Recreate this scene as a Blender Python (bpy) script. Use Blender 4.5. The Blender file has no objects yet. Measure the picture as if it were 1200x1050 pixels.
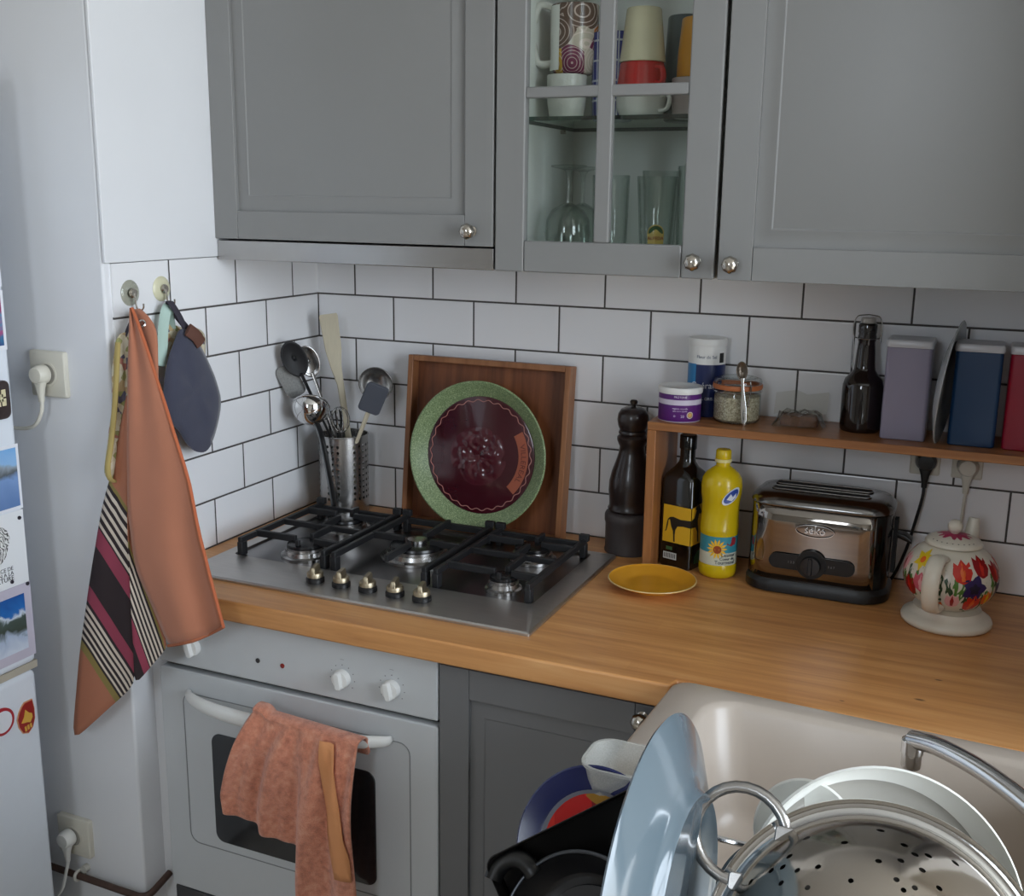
import bpy, bmesh, math, random
from math import sin, cos, pi, radians
from mathutils import Vector, Matrix
random.seed(7)
SC = bpy.context.scene
COL = SC.collection

# ------------------------------------------------------------------ materials
def lin(c):
    def f(v):
        v /= 255.0
        return v / 12.92 if v <= 0.04045 else ((v + 0.055) / 1.055) ** 2.4
    return (f(c[0]), f(c[1]), f(c[2]), 1.0)

class NT:
    """small wrapper round a material node tree"""
    def __init__(s, name):
        s.m = bpy.data.materials.new(name)
        s.m.use_nodes = True
        s.t = s.m.node_tree
        s.n = s.t.nodes
        s.b = s.n['Principled BSDF']
        s.out = s.n['Material Output']
    def new(s, typ, **kw):
        n = s.n.new(typ)
        for k, v in kw.items():
            if hasattr(n, k):
                setattr(n, k, v)
            else:
                n.inputs[k].default_value = v
        return n
    def link(s, a, b):
        s.t.links.new(a, b)
    def coord(s, which='Object', scale=(1, 1, 1), rot=(0, 0, 0), loc=(0, 0, 0)):
        tc = s.n.new('ShaderNodeTexCoord')
        mp = s.n.new('ShaderNodeMapping')
        mp.inputs['Scale'].default_value = scale
        mp.inputs['Rotation'].default_value = rot
        mp.inputs['Location'].default_value = loc
        s.link(tc.outputs[which], mp.inputs['Vector'])
        return mp.outputs['Vector']
    def math(s, op, a, b=None, c=None):
        n = s.n.new('ShaderNodeMath'); n.operation = op
        for i, v in enumerate((a, b, c)):
            if v is None: continue
            if isinstance(v, (int, float)): n.inputs[i].default_value = v
            else: s.link(v, n.inputs[i])
        return n.outputs[0]
    def ramp(s, fac, stops, interp='LINEAR'):
        n = s.n.new('ShaderNodeValToRGB')
        cr = n.color_ramp; cr.interpolation = interp
        while len(cr.elements) < len(stops): cr.elements.new(0.5)
        for e, (p, c) in zip(cr.elements, stops):
            e.position = p; e.color = lin(c)
        s.link(fac, n.inputs['Fac'])
        return n.outputs['Color']
    def mix(s, fac, a, b, mode='MIX'):
        n = s.n.new('ShaderNodeMix'); n.data_type = 'RGBA'; n.blend_type = mode
        for i, v in ((0, fac), (6, a), (7, b)):
            if isinstance(v, (int, float)): n.inputs[i].default_value = v
            elif isinstance(v, tuple): n.inputs[i].default_value = v
            else: s.link(v, n.inputs[i])
        return n.outputs[2]
    def bump(s, height, strength=0.2, dist=0.002):
        n = s.n.new('ShaderNodeBump')
        n.inputs['Strength'].default_value = strength
        n.inputs['Distance'].default_value = dist
        s.link(height, n.inputs['Height'])
        s.link(n.outputs['Normal'], s.b.inputs['Normal'])
    def set(s, **kw):
        for k, v in kw.items():
            k = k.replace('_', ' ')
            if isinstance(v, bpy.types.NodeSocket): s.link(v, s.b.inputs[k])
            else: s.b.inputs[k].default_value = v

MATS = {}
def M(name, col=(200, 200, 200), rough=0.5, metal=0.0, var=0.06, vs=25.0, bump=0.0, bs=200.0, bd=0.001, spec=0.5, coat=0.0, sheen=0.0, stretch=(1, 1, 1)):
    if name in MATS: return MATS[name]
    t = NT(name)
    c = lin(col)
    v = t.coord('Object', stretch)
    nz = t.new('ShaderNodeTexNoise', Scale=vs, Detail=4.0)
    t.link(v, nz.inputs['Vector'])
    dark = tuple(x * (1 - var) for x in c[:3]) + (1,)
    lite = tuple(min(1, x * (1 + var)) for x in c[:3]) + (1,)
    t.set(Base_Color=t.mix(nz.outputs['Fac'], dark, lite), Roughness=rough, Metallic=metal)
    t.b.inputs['Specular IOR Level'].default_value = spec
    t.b.inputs['Coat Weight'].default_value = coat
    t.b.inputs['Sheen Weight'].default_value = sheen
    if bump:
        n2 = t.new('ShaderNodeTexNoise', Scale=bs, Detail=3.0)
        t.link(v, n2.inputs['Vector'])
        t.bump(n2.outputs['Fac'], bump, bd)
    MATS[name] = t.m
    return t.m

def m_tiles(name, axis):
    t = NT(name)
    tc = t.n.new('ShaderNodeTexCoord')
    sp = t.n.new('ShaderNodeSeparateXYZ'); t.link(tc.outputs['Object'], sp.inputs[0])
    cb = t.n.new('ShaderNodeCombineXYZ')
    t.link(t.math('ADD', sp.outputs[axis], 2.1), cb.inputs[0])
    t.link(t.math('SUBTRACT', sp.outputs[2], 0.9 - 0.0988 * 10), cb.inputs[1])
    br = t.new('ShaderNodeTexBrick')
    br.offset = 0.5; br.offset_frequency = 2
    br.inputs['Scale'].default_value = 1.0
    br.inputs['Mortar Size'].default_value = 0.0019
    br.inputs['Mortar Smooth'].default_value = 0.0
    br.inputs['Bias'].default_value = 0.0
    br.inputs['Brick Width'].default_value = 0.2
    br.inputs['Row Height'].default_value = 0.0988
    br.inputs['Color1'].default_value = lin((236, 236, 238))
    br.inputs['Color2'].default_value = lin((231, 231, 233))
    br.inputs['Mortar'].default_value = lin((74, 70, 68))
    t.link(cb.outputs[0], br.inputs['Vector'])
    b2 = t.n.new('ShaderNodeTexBrick')
    b2.offset = 0.5; b2.offset_frequency = 2
    for k, v in (('Scale', 1.0), ('Mortar Size', 0.0045), ('Mortar Smooth', 1.0), ('Brick Width', 0.2), ('Row Height', 0.0988)):
        b2.inputs[k].default_value = v
    t.link(cb.outputs[0], b2.inputs['Vector'])
    nz = t.new('ShaderNodeTexNoise', Scale=9.0, Detail=2.0)
    t.link(tc.outputs['Object'], nz.inputs['Vector'])
    h = t.math('ADD', t.math('MULTIPLY', b2.outputs['Fac'], -1.0), t.math('MULTIPLY', nz.outputs['Fac'], 0.35))
    t.bump(h, 0.45, 0.0025)
    t.set(Base_Color=br.outputs['Color'], Roughness=t.math('ADD', t.math('MULTIPLY', br.outputs['Fac'], 0.6), 0.17))
    MATS[name] = t.m
    return t.m

def m_wood(name, c1, c2, c3, stave=(0.6, 0.045), axis='x', rough=0.42, grain=1.0, knots=()):
    """stave-glued timber; grain runs along the chosen axis"""
    t = NT(name)
    tc = t.n.new('ShaderNodeTexCoord')
    rot = {'x': (0, 0, 0), 'y': (0, 0, pi / 2), 'z': (0, pi / 2, 0)}[axis]
    mp = t.n.new('ShaderNodeMapping'); mp.inputs['Rotation'].default_value = rot
    t.link(tc.outputs['Object'], mp.inputs['Vector'])
    sp = t.n.new('ShaderNodeSeparateXYZ'); t.link(mp.outputs[0], sp.inputs[0])
    cb = t.n.new('ShaderNodeCombineXYZ')
    t.link(t.math('ADD', sp.outputs[0], 5.0), cb.inputs[0])
    t.link(t.math('ADD', t.math('ADD', sp.outputs[1], t.math('MULTIPLY', sp.outputs[2], 0.35)), 5.0), cb.inputs[1])
    br = t.n.new('ShaderNodeTexBrick'); br.offset = 0.37; br.offset_frequency = 2
    for k, v in (('Scale', 1.0), ('Mortar Size', 0.0003), ('Brick Width', stave[0]), ('Row Height', stave[1]), ('Bias', 0.0)):
        br.inputs[k].default_value = v
    br.inputs['Color1'].default_value = (0, 0, 0, 1); br.inputs['Color2'].default_value = (1, 1, 1, 1)
    br.inputs['Mortar'].default_value = (0.2, 0.2, 0.2, 1)
    t.link(cb.outputs[0], br.inputs['Vector'])
    g = t.n.new('ShaderNodeMapping'); g.inputs['Scale'].default_value = (3.0 * grain, 45.0 * grain, 45.0 * grain)
    t.link(mp.outputs[0], g.inputs['Vector'])
    nz = t.new('ShaderNodeTexNoise', Scale=1.0, Detail=6.0, Roughness=0.6, Distortion=0.4)
    t.link(g.outputs[0], nz.inputs['Vector'])
    n2 = t.new('ShaderNodeTexNoise', Scale=2.2, Detail=2.0)
    t.link(mp.outputs[0], n2.inputs['Vector'])
    f = t.math('ADD', t.math('MULTIPLY', nz.outputs['Fac'], 0.75), t.math('MULTIPLY', n2.outputs['Fac'], 0.25))
    col = t.ramp(f, [(0.3, c1), (0.52, c2), (0.72, c3)])
    col = t.mix(t.math('MULTIPLY', br.outputs['Color'], 0.22), col, lin(c1))
    for (kx, ky, r) in knots:
        dx = t.math('SUBTRACT', sp.outputs[0], kx); dy = t.math('MULTIPLY', t.math('SUBTRACT', sp.outputs[1], ky), 2.2)
        d = t.math('SQRT', t.math('ADD', t.math('MULTIPLY', dx, dx), t.math('MULTIPLY', dy, dy)))
        k = t.n.new('ShaderNodeMapRange'); k.inputs['From Min'].default_value = r * 1.2; k.inputs['From Max'].default_value = r * 0.5
        t.link(d, k.inputs['Value'])
        col = t.mix(t.math('MULTIPLY', k.outputs[0], 0.8), col, lin((60, 34, 20)))
    t.set(Base_Color=col, Roughness=rough)
    t.bump(nz.outputs['Fac'], 0.12, 0.001)
    MATS[name] = t.m
    return t.m

def m_thin_glass(name, tint=(245, 250, 248), edge=0.9, refl=1.0):
    """clear thin pane: mostly transparent, fresnel reflection"""
    t = NT(name)
    tr = t.n.new('ShaderNodeBsdfTransparent'); tr.inputs[0].default_value = lin(tint)
    gl = t.n.new('ShaderNodeBsdfGlossy'); gl.inputs['Roughness'].default_value = 0.02
    fr = t.new('ShaderNodeLayerWeight', Blend=0.5)
    nz = t.new('ShaderNodeTexNoise', Scale=6.0)
    bp = t.n.new('ShaderNodeBump'); bp.inputs['Strength'].default_value = 0.02
    t.link(nz.outputs['Fac'], bp.inputs['Height']); t.link(bp.outputs[0], gl.inputs['Normal'])
    mx = t.n.new('ShaderNodeMixShader')
    t.link(t.math('MULTIPLY_ADD', t.math('POWER', fr.outputs['Facing'], 5.0), 0.9 * refl, 0.035 * refl), mx.inputs[0])
    t.link(tr.outputs[0], mx.inputs[1]); t.link(gl.outputs[0], mx.inputs[2])
    t.link(mx.outputs[0], t.out.inputs['Surface'])
    MATS[name] = t.m
    return t.m

def m_ware_glass(name, tint=(252, 254, 253), dark=(196, 206, 203)):
    """drinking glass walls: clear face on, greyer and shinier at grazing angles"""
    t = NT(name)
    lw = t.new('ShaderNodeLayerWeight', Blend=0.35)
    nz = t.new('ShaderNodeTexNoise', Scale=30.0)
    f = t.math('POWER', lw.outputs['Facing'], 2.0)
    col = t.mix(f, lin(tint), lin(dark))
    tr = t.n.new('ShaderNodeBsdfTransparent'); t.link(col, tr.inputs[0])
    gl = t.n.new('ShaderNodeBsdfGlossy'); gl.inputs['Roughness'].default_value = 0.05
    bp = t.n.new('ShaderNodeBump'); bp.inputs['Strength'].default_value = 0.05
    t.link(nz.outputs['Fac'], bp.inputs['Height']); t.link(bp.outputs[0], gl.inputs['Normal'])
    mx = t.n.new('ShaderNodeMixShader')
    t.link(t.math('MULTIPLY_ADD', f, 0.6, 0.05), mx.inputs[0])
    t.link(tr.outputs[0], mx.inputs[1]); t.link(gl.outputs[0], mx.inputs[2])
    t.link(mx.outputs[0], t.out.inputs['Surface'])
    MATS[name] = t.m
    return t.m

def m_vor(name, stops, scale=60.0, rough=0.8, bump=0.3):
    t = NT(name)
    v = t.coord('Object')
    vo = t.new('ShaderNodeTexVoronoi', Scale=scale)
    t.link(v, vo.inputs['Vector'])
    sp = t.n.new('ShaderNodeSeparateColor'); t.link(vo.outputs['Color'], sp.inputs[0])
    t.set(Base_Color=t.ramp(sp.outputs[0], stops, 'CONSTANT'), Roughness=rough)
    t.bump(vo.outputs['Distance'], bump, 0.002)
    MATS[name] = t.m
    return t.m

def m_frosted(name, col, see=0.5):
    """cloudy clear plastic: part see-through, part white"""
    t = NT(name)
    t.set(Base_Color=lin(col), Roughness=0.25)
    nz = t.new('ShaderNodeTexNoise', Scale=50.0)
    tr = t.n.new('ShaderNodeBsdfTransparent')
    mx = t.n.new('ShaderNodeMixShader')
    t.link(t.math('MULTIPLY_ADD', nz.outputs['Fac'], 0.2, see - 0.1), mx.inputs[0])
    t.link(t.b.outputs[0], mx.inputs[1]); t.link(tr.outputs[0], mx.inputs[2])
    t.link(mx.outputs[0], t.out.inputs['Surface'])
    MATS[name] = t.m
    return t.m

# ------------------------------------------------------------------ mesh builder
def T(loc=(0, 0, 0), rot=(0, 0, 0), sc=(1, 1, 1)):
    from mathutils import Euler
    return Matrix.Translation(loc) @ Euler(rot).to_matrix().to_4x4() @ Matrix.Diagonal((*sc, 1))

def frame(loc, n, up=(0, 0, 1)):
    """matrix whose local z points along n and local y towards up"""
    z = Vector(n).normalized(); u = Vector(up)
    x = u.cross(z)
    if x.length < 1e-6: x = Vector((1, 0, 0))
    x.normalize(); y = z.cross(x)
    m = Matrix((x, y, z)).transposed().to_4x4()
    m.translation = Vector(loc)
    return m

class MB:
    def __init__(s): s.v = []; s.f = []; s.mi = []; s.uv = None
    def add(s, vs, fs, mi=0, X=None):
        b = len(s.v)
        s.v += [tuple(X @ Vector(p)) if X is not None else tuple(p) for p in vs]
        s.f += [tuple(i + b for i in f) for f in fs]
        s.mi += [mi] * len(fs)
        return s
    def box(s, x0, x1, y0, y1, z0, z1, mi=0, X=None):
        vs = [(x, y, z) for z in (z0, z1) for y in (y0, y1) for x in (x0, x1)]
        fs = [(0, 2, 3, 1), (4, 5, 7, 6), (0, 1, 5, 4), (2, 6, 7, 3), (0, 4, 6, 2), (1, 3, 7, 5)]
        return s.add(vs, fs, mi, X)
    def lathe(s, prof, n=40, mi=0, X=None, a0=0.0, a1=2 * pi, mis=None):
        full = abs(a1 - a0 - 2 * pi) < 1e-6
        vs = []; fs = []; rows = []; ms = []
        k = n if full else n + 1
        for r, z in prof:
            if r < 1e-7:
                rows.append([len(vs)] * k); vs.append((0, 0, z))
            else:
                rows.append(list(range(len(vs), len(vs) + k)))
                for i in range(k):
                    a = a0 + (a1 - a0) * i / n
                    vs.append((r * cos(a), r * sin(a), z))
        for j in range(len(rows) - 1):
            A, B = rows[j], rows[j + 1]
            for i in range(n):
                i2 = (i + 1) % k
                q = [A[i], A[i2], B[i2], B[i]]
                q2 = []
                for x in q:
                    if x not in q2: q2.append(x)
                if len(q2) >= 3:
                    fs.append(tuple(q2)); ms.append(mis[j] if mis else mi)
        b = len(s.mi)
        s.add(vs, fs, mi, X)
        s.mi[b:] = ms
        return s
    def loft(s, loops, cap0=True, cap1=True, mi=0, X=None, closed=True):
        n = len(loops[0]); vs = [p for l in loops for p in l]; fs = []
        for j in range(len(loops) - 1):
            for i in range(n if closed else n - 1):
                i2 = (i + 1) % n
                fs.append((j * n + i, j * n + i2, (j + 1) * n + i2, (j + 1) * n + i))
        if cap0: fs.append(tuple(range(n - 1, -1, -1)))
        if cap1: fs.append(tuple((len(loops) - 1) * n + i for i in range(n)))
        return s.add(vs, fs, mi, X)
    def tube(s, pts, r, n=10, closed=False, mi=0, X=None, flat=None, caps=True):
        pts = [Vector(p) for p in pts]
        N = len(pts)
        rs = r if isinstance(r, (list, tuple)) else [r] * N
        tang = []
        for i in range(N):
            if closed: d = pts[(i + 1) % N] - pts[i - 1]
            else: d = pts[min(i + 1, N - 1)] - pts[max(i - 1, 0)]
            tang.append(d.normalized())
        ref = Vector((0, 0, 1))
        if abs(tang[0].dot(ref)) > 0.95: ref = Vector((1, 0, 0))
        u = tang[0].cross(ref).normalized()
        loops = []
        for i in range(N):
            t = tang[i]
            u = (u - t * u.dot(t))
            if u.length < 1e-6: u = t.cross(Vector((0, 1, 0)))
            u.normalize(); w = t.cross(u)
            f = flat if flat else (1, 1)
            loops.append([pts[i] + (u * cos(2 * pi * k / n) * f[0] + w * sin(2 * pi * k / n) * f[1]) * rs[i] for k in range(n)])
        if closed: loops.append(loops[0]); return s.loft(loops, False, False, mi, X)
        return s.loft(loops, caps, caps, mi, X)
    def prism(s, poly, h0, h1, mi=0, X=None):
        """polygon in local xy, extruded along local z"""
        n = len(poly)
        a = sum(poly[i][0] * poly[(i + 1) % n][1] - poly[(i + 1) % n][0] * poly[i][1] for i in range(n))
        if a < 0: poly = poly[::-1]
        return s.loft([[(x, y, h0) for x, y in poly], [(x, y, h1) for x, y in poly]], True, True, mi, X)
    def grid(s, rows, mi=0, X=None, closed=False):
        n = len(rows[0]); vs = [p for r in rows for p in r]; fs = []
        for j in range(len(rows) - 1):
            for i in range(n if closed else n - 1):
                i2 = (i + 1) % n
                fs.append((j * n + i, j * n + i2, (j + 1) * n + i2, (j + 1) * n + i))
        return s.add(vs, fs, mi, X)
    def ball(s, c, r, n=20, m=12, mi=0, sc=(1, 1, 1), X=None):
        prof = [(r * sin(pi * j / m), -r * cos(pi * j / m)) for j in range(m + 1)]
        Y = T(c, (0, 0, 0), sc)
        return s.lathe(prof, n, mi, (X @ Y) if X is not None else Y)
    def build(s, name, mats, parent=None, bev=0.0, seg=2, smooth=38, solid=0.0, offs=0.0, sub=0, weld=False):
        me = bpy.data.meshes.new(name)
        me.from_pydata([tuple(v) for v in s.v], [], s.f)
        if not isinstance(mats, (list, tuple)): mats = [mats]
        for m in mats: me.materials.append(m)
        if len(mats) > 1: me.polygons.foreach_set('material_index', s.mi)
        bm = bmesh.new(); bm.from_mesh(me)
        if weld: bmesh.ops.remove_doubles(bm, verts=bm.verts, dist=1e-5)
        bmesh.ops.recalc_face_normals(bm, faces=bm.faces)
        bm.to_mesh(me); bm.free()
        me.polygons.foreach_set('use_smooth', [True] * len(me.polygons))
        me.set_sharp_from_angle(angle=radians(smooth))
        o = bpy.data.objects.new(name, me)
        COL.objects.link(o)
        if parent is not None: o.parent = parent
        if sub:
            d = o.modifiers.new('sub', 'SUBSURF'); d.levels = sub; d.render_levels = sub
        if solid:
            d = o.modifiers.new('solid', 'SOLIDIFY'); d.thickness = solid; d.offset = offs
        if bev:
            d = o.modifiers.new('bevel', 'BEVEL'); d.width = bev; d.segments = seg
            d.limit_method = 'ANGLE'; d.angle_limit = radians(40); d.harden_normals = False
        return o

def rr(cx, cy, hx, hy, r, z=0.0, k=5):
    """rounded rectangle loop (counter-clockwise)"""
    r = min(r, hx, hy); pts = []
    for qx, qy, a in ((1, 1, 0), (-1, 1, pi / 2), (-1, -1, pi), (1, -1, 3 * pi / 2)):
        for i in range(k + 1):
            t = a + (pi / 2) * i / k
            pts.append((cx + qx * (hx - r) + r * cos(t), cy + qy * (hy - r) + r * sin(t), z))
    return pts

def thing(name, label, cat, loc=(0, 0, 0), rot=(0, 0, 0), group=None):
    o = bpy.data.objects.new(name, None); COL.objects.link(o)
    o.empty_display_size = 0.05
    o.location = loc; o.rotation_euler = rot
    o['label'] = label; o['category'] = cat
    if group: o['group'] = group
    return o
def tag(o, label, cat, group=None):
    o['label'] = label; o['category'] = cat
    if group: o['group'] = group
    return o
def struct(o):
    o['kind'] = 'structure'
    return o

def text_geo(body, size, ext=0.0004, align='CENTER', res=3):
    cu = bpy.data.curves.new('txt', 'FONT')
    cu.body = body; cu.size = size; cu.extrude = ext; cu.align_x = align; cu.align_y = 'CENTER'; cu.resolution_u = res
    o = bpy.data.objects.new('txt', cu); COL.objects.link(o)
    bpy.context.view_layer.update()
    me = bpy.data.meshes.new_from_object(o.evaluated_get(bpy.context.evaluated_depsgraph_get()))
    vs = [tuple(v.co) for v in me.vertices]; fs = [tuple(p.vertices) for p in me.polygons]
    bpy.data.objects.remove(o); bpy.data.curves.remove(cu); bpy.data.meshes.remove(me)
    return vs, fs
def cyl_wrap(vs, R, ang, z0):
    """flat (x,y,h) -> cylinder of radius R about local z; ang is the azimuth of x = 0"""
    out = []
    for x, y, h in vs:
        a = ang + x / R
        out.append(((R + h) * cos(a), (R + h) * sin(a), z0 + y))
    return out
def add_text(mb, body, size, mi=0, X=None, wrap=None, ext=0.0004, align='CENTER'):
    vs, fs = text_geo(body, size, ext, align)
    if wrap: vs = cyl_wrap(vs, *wrap)
    mb.add(vs, fs, mi, X)
def arc_patch(mb, R, a0, a1, z0, z1, mi=0, n=14, X=None):
    rows = [[(R * cos(a0 + (a1 - a0) * i / n), R * sin(a0 + (a1 - a0) * i / n), z) for i in range(n + 1)] for z in (z0, z1)]
    mb.grid(rows, mi, X)
def smoothpath(pts, k=6, closed=False):
    P = [Vector(p) for p in pts]; N = len(P); out = []
    rng = range(N) if closed else range(N - 1)
    for i in rng:
        p0 = P[i - 1] if (closed or i > 0) else P[i]
        p1 = P[i]; p2 = P[(i + 1) % N]
        p3 = P[(i + 2) % N] if (closed or i + 2 < N) else p2
        for j in range(k):
            t = j / k
            out.append(0.5 * ((2 * p1) + (p2 - p0) * t + (2 * p0 - 5 * p1 + 4 * p2 - p3) * t * t + (3 * p1 - p0 - 3 * p2 + p3) * t ** 3))
    if not closed: out.append(P[-1])
    return out

# ------------------------------------------------------------------ shared materials
WALLW = M('white_wall_paint', (222, 223, 226), 0.75, var=0.03, vs=6, bump=0.08, bs=60)
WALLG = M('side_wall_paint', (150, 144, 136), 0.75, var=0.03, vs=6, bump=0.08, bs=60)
TILE_B = m_tiles('back_tiles', 0)
TILE_L = m_tiles('left_tiles', 1)
OAK = m_wood('worktop_oak', (170, 112, 62), (206, 148, 90), (222, 170, 114), (0.9, 0.045), 'x', 0.38, knots=((1.394, -0.547, 0.008), (1.416, -0.462, 0.006), (1.29, -0.60, 0.004)))
PINE = m_wood('shelf_wood', (126, 80, 44), (162, 107, 62), (188, 133, 82), (2.0, 0.3), 'x', 0.42)
PINEV = m_wood('shelf_wood_upright', (126, 80, 44), (162, 107, 62), (188, 133, 82), (2.0, 0.3), 'z', 0.42)
TRAYW = m_wood('tray_wood', (64, 34, 18), (122, 70, 40), (158, 100, 62), (1.0, 0.2), 'z', 0.45, 0.8)
TRAYR = m_wood('tray_rim_wood', (110, 68, 40), (150, 100, 64), (172, 122, 84), (1.0, 0.2), 'z', 0.45, 0.8)
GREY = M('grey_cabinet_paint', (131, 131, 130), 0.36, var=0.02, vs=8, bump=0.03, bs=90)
GREY_SHADED = M('shaded_grey_cabinet_paint', (110, 110, 111), 0.4, var=0.03, vs=8, bump=0.03, bs=90)  # same grey paint, darkened: the shade low down is put into the colour
INW = M('cabinet_interior_white', (226, 228, 224), 0.5, var=0.02)
STEEL = M('brushed_steel', (176, 174, 172), 0.27, 1.0, var=0.08, vs=30, bump=0.04, bs=80, stretch=(1, 12, 1))
STEELH = M('hob_steel', (196, 192, 188), 0.4, 1.0, var=0.1, vs=20, bump=0.03, bs=60, stretch=(1, 8, 1))
STEELP = M('hob_pan_steel', (140, 138, 138), 0.28, 1.0, var=0.12, vs=18)
CHROME = M('chrome', (214, 214, 214), 0.07, 1.0, var=0.04)
NICKEL = M('nickel', (190, 184, 174), 0.2, 1.0, var=0.1, vs=90)
BRASSY = M('worn_nickel', (176, 164, 140), 0.42, 1.0, var=0.2, vs=120)
IRON = M('cast_iron', (30, 30, 32), 0.5, var=0.2, vs=60, bump=0.15, bs=220)
ENAM = M('black_enamel', (20, 20, 22), 0.25, var=0.15)
BLK = M('black_plastic', (18, 18, 19), 0.4, var=0.12)
BLKG = M('black_gloss', (10, 10, 11), 0.12, var=0.1)
WHT = M('white_plastic', (228, 228, 225), 0.35, var=0.02)
IVORY = M('ivory_plastic', (205, 201, 188), 0.4, var=0.03)
OVENW = M('oven_enamel', (196, 199, 201), 0.3, var=0.02)
FRIDGE = M('fridge_enamel', (218, 224, 232), 0.32, var=0.02)
CERAM = M('sink_ceramic', (182, 170, 158), 0.3, var=0.02)
PORC = M('white_porcelain', (224, 224, 218), 0.14, var=0.02)
PANE = m_thin_glass('pane_glass', (252, 254, 253))
WARE = m_ware_glass('drinking_glass')
DARKGAP = M('dark_gap', (22, 22, 23), 0.8)
# ================================================================== SETTING
b = MB(); b.box(-1.2, 1.9, 0.008, 0.14, 0, 3.0); struct(b.build('wall_back', WALLW))
b = MB(); b.box(0.0, 1.72, 0.0, 0.008, 0.86, 1.60); struct(b.build('trim_1', TILE_B))
b = MB(); b.box(-0.008, 0.0, -0.649, 0.008, 0.86, 1.4915); struct(b.build('trim_2', TILE_L))
# left wall: a thick pier, its end face looks towards the camera
b = MB()
b.box(-1.2, -0.004, -0.665, 0.008, 0, 3.0)
struct(b.build('wall_left', WALLW, bev=0.005, seg=3))
b = MB(); b.box(-0.003, 0.004, -0.666, 0.0, 1.4925, 3.0); struct(b.build('trim_4', WALLW, bev=0.0015))
b = MB(); b.box(-0.95, -0.82, -4.1, -0.665, 0, 3.0); struct(b.build('wall_side', WALLG))
b = MB(); b.box(1.72, 1.86, -0.66, 0.008, 0, 3.0); struct(b.build('wall_right', WALLW))
WX = 3.7
b = MB(); b.box(1.86, WX + .14, -0.66, -0.54, 0, 3.0); struct(b.build('wall_return', WALLG))
WY0, WY1, WZ0, WZ1 = -3.0, -0.85, 0.12, 2.88
b = MB()
b.box(WX, WX + .14, WY1, -0.66, 0, 3.0); b.box(WX, WX + .14, -4.1, WY0, 0, 3.0)
b.box(WX, WX + .14, WY0, WY1, 0, WZ0); b.box(WX, WX + .14, WY0, WY1, WZ1, 3.0)
struct(b.build('wall_window', WALLG))
b = MB()
DX0, DX1, DZ0, DZ1 = 0.55, 1.15, 1.60, 2.75
b.box(-0.95, DX0, -4.22, -4.1, 0, 3.0); b.box(DX1, WX + .14, -4.22, -4.1, 0, 3.0); b.box(DX0, DX1, -4.22, -4.1, DZ1, 3.0); b.box(DX0, DX1, -4.22, -4.1, 0, DZ0)
struct(b.build('wall_front', WALLG))
b = MB(); b.box(-1.2, WX + .14, -4.22, 0.14, -0.08, 0.0)
struct(b.build('floor', m_wood('floor_boards', (196, 186, 172), (212, 204, 192), (222, 214, 204), (1.2, 0.12), 'y', 0.4)))
b = MB(); b.box(-1.2, WX + .14, -4.22, 0.14, 3.0, 3.08); struct(b.build('ceiling', WALLW))
# windows: one to the right of the sink, a smaller one behind the camera
def window(name, boxes):
    wf = MB()
    for q in boxes: wf.box(*q)
    struct(wf.build(name, WHT, bev=0.004))
window('window_1', [(WX + .04, WX + .09, *q) for q in ((WY0, WY0 + .05, WZ0, WZ1), (WY1 - .05, WY1, WZ0, WZ1), (WY0, WY1, WZ0, WZ0 + .05), (WY0, WY1, WZ1 - .05, WZ1), ((WY0 + WY1) / 2 - .035, (WY0 + WY1) / 2 + .035, WZ0, WZ1))])
window('window_2', [(q[0], q[1], -4.18, -4.13, q[2], q[3]) for q in ((DX0, DX0 + .05, DZ0, DZ1), (DX1 - .05, DX1, DZ0, DZ1), (DX0, DX1, DZ0, DZ0 + .05), (DX0, DX1, DZ1 - .05, DZ1))])
# filler strip between left wall and oven
b = MB(); b.box(-0.004, 0.034, -0.606, -0.59, 0.0, 0.855); struct(b.build('trim_3', WALLW))

# ================================================================== CABINETS
def door_geo(mb, w, h, X, st=0.055, raised=True):
    e = 0.0006
    mb.box(0, st, 0, 0.02, 0, h, 0, X); mb.box(w - st, w, 0, 0.02, 0, h, 0, X)
    mb.box(st + e, w - st - e, 0.0004, 0.02, 0, st - 0.001, 0, X); mb.box(st + e, w - st - e, 0.0004, 0.02, h - st + 0.001, h, 0, X)
    if raised:
        def ring(i, y): return [(st + i - .002, y, st + i - .002), (w - st - i + .002, y, st + i - .002), (w - st - i + .002, y, h - st - i + .002), (st + i - .002, y, h - st - i + .002)]
        mb.loft([ring(0, 0.019), ring(0, 0.008), ring(0.005, 0.0085), ring(0.030, 0.003), ring(0.0312, 0.0050), ring(0.034, 0.0046)], True, True, 0, X)
def knob_geo(mb, X):
    """ribbed little ball knob, axis along local z"""
    mb.lathe([(0, 0), (0.009, 0), (0.0095, 0.002), (0.006, 0.004), (0.005, 0.010), (0.006, 0.012)], 20, 0, X)
    n = 24; loops = []
    for j in range(9):
        t = pi * j / 8
        loops.append([((0.0005 + 0.0135 * sin(t)) * (1 + 0.05 * cos(8 * 2 * pi * i / n)) * cos(2 * pi * i / n), (0.0005 + 0.0135 * sin(t)) * (1 + 0.05 * cos(8 * 2 * pi * i / n)) * sin(2 * pi * i / n), 0.022 - 0.0115 * cos(t)) for i in range(n)])
    mb.loft(loops, True, True, 0, X)

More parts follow.
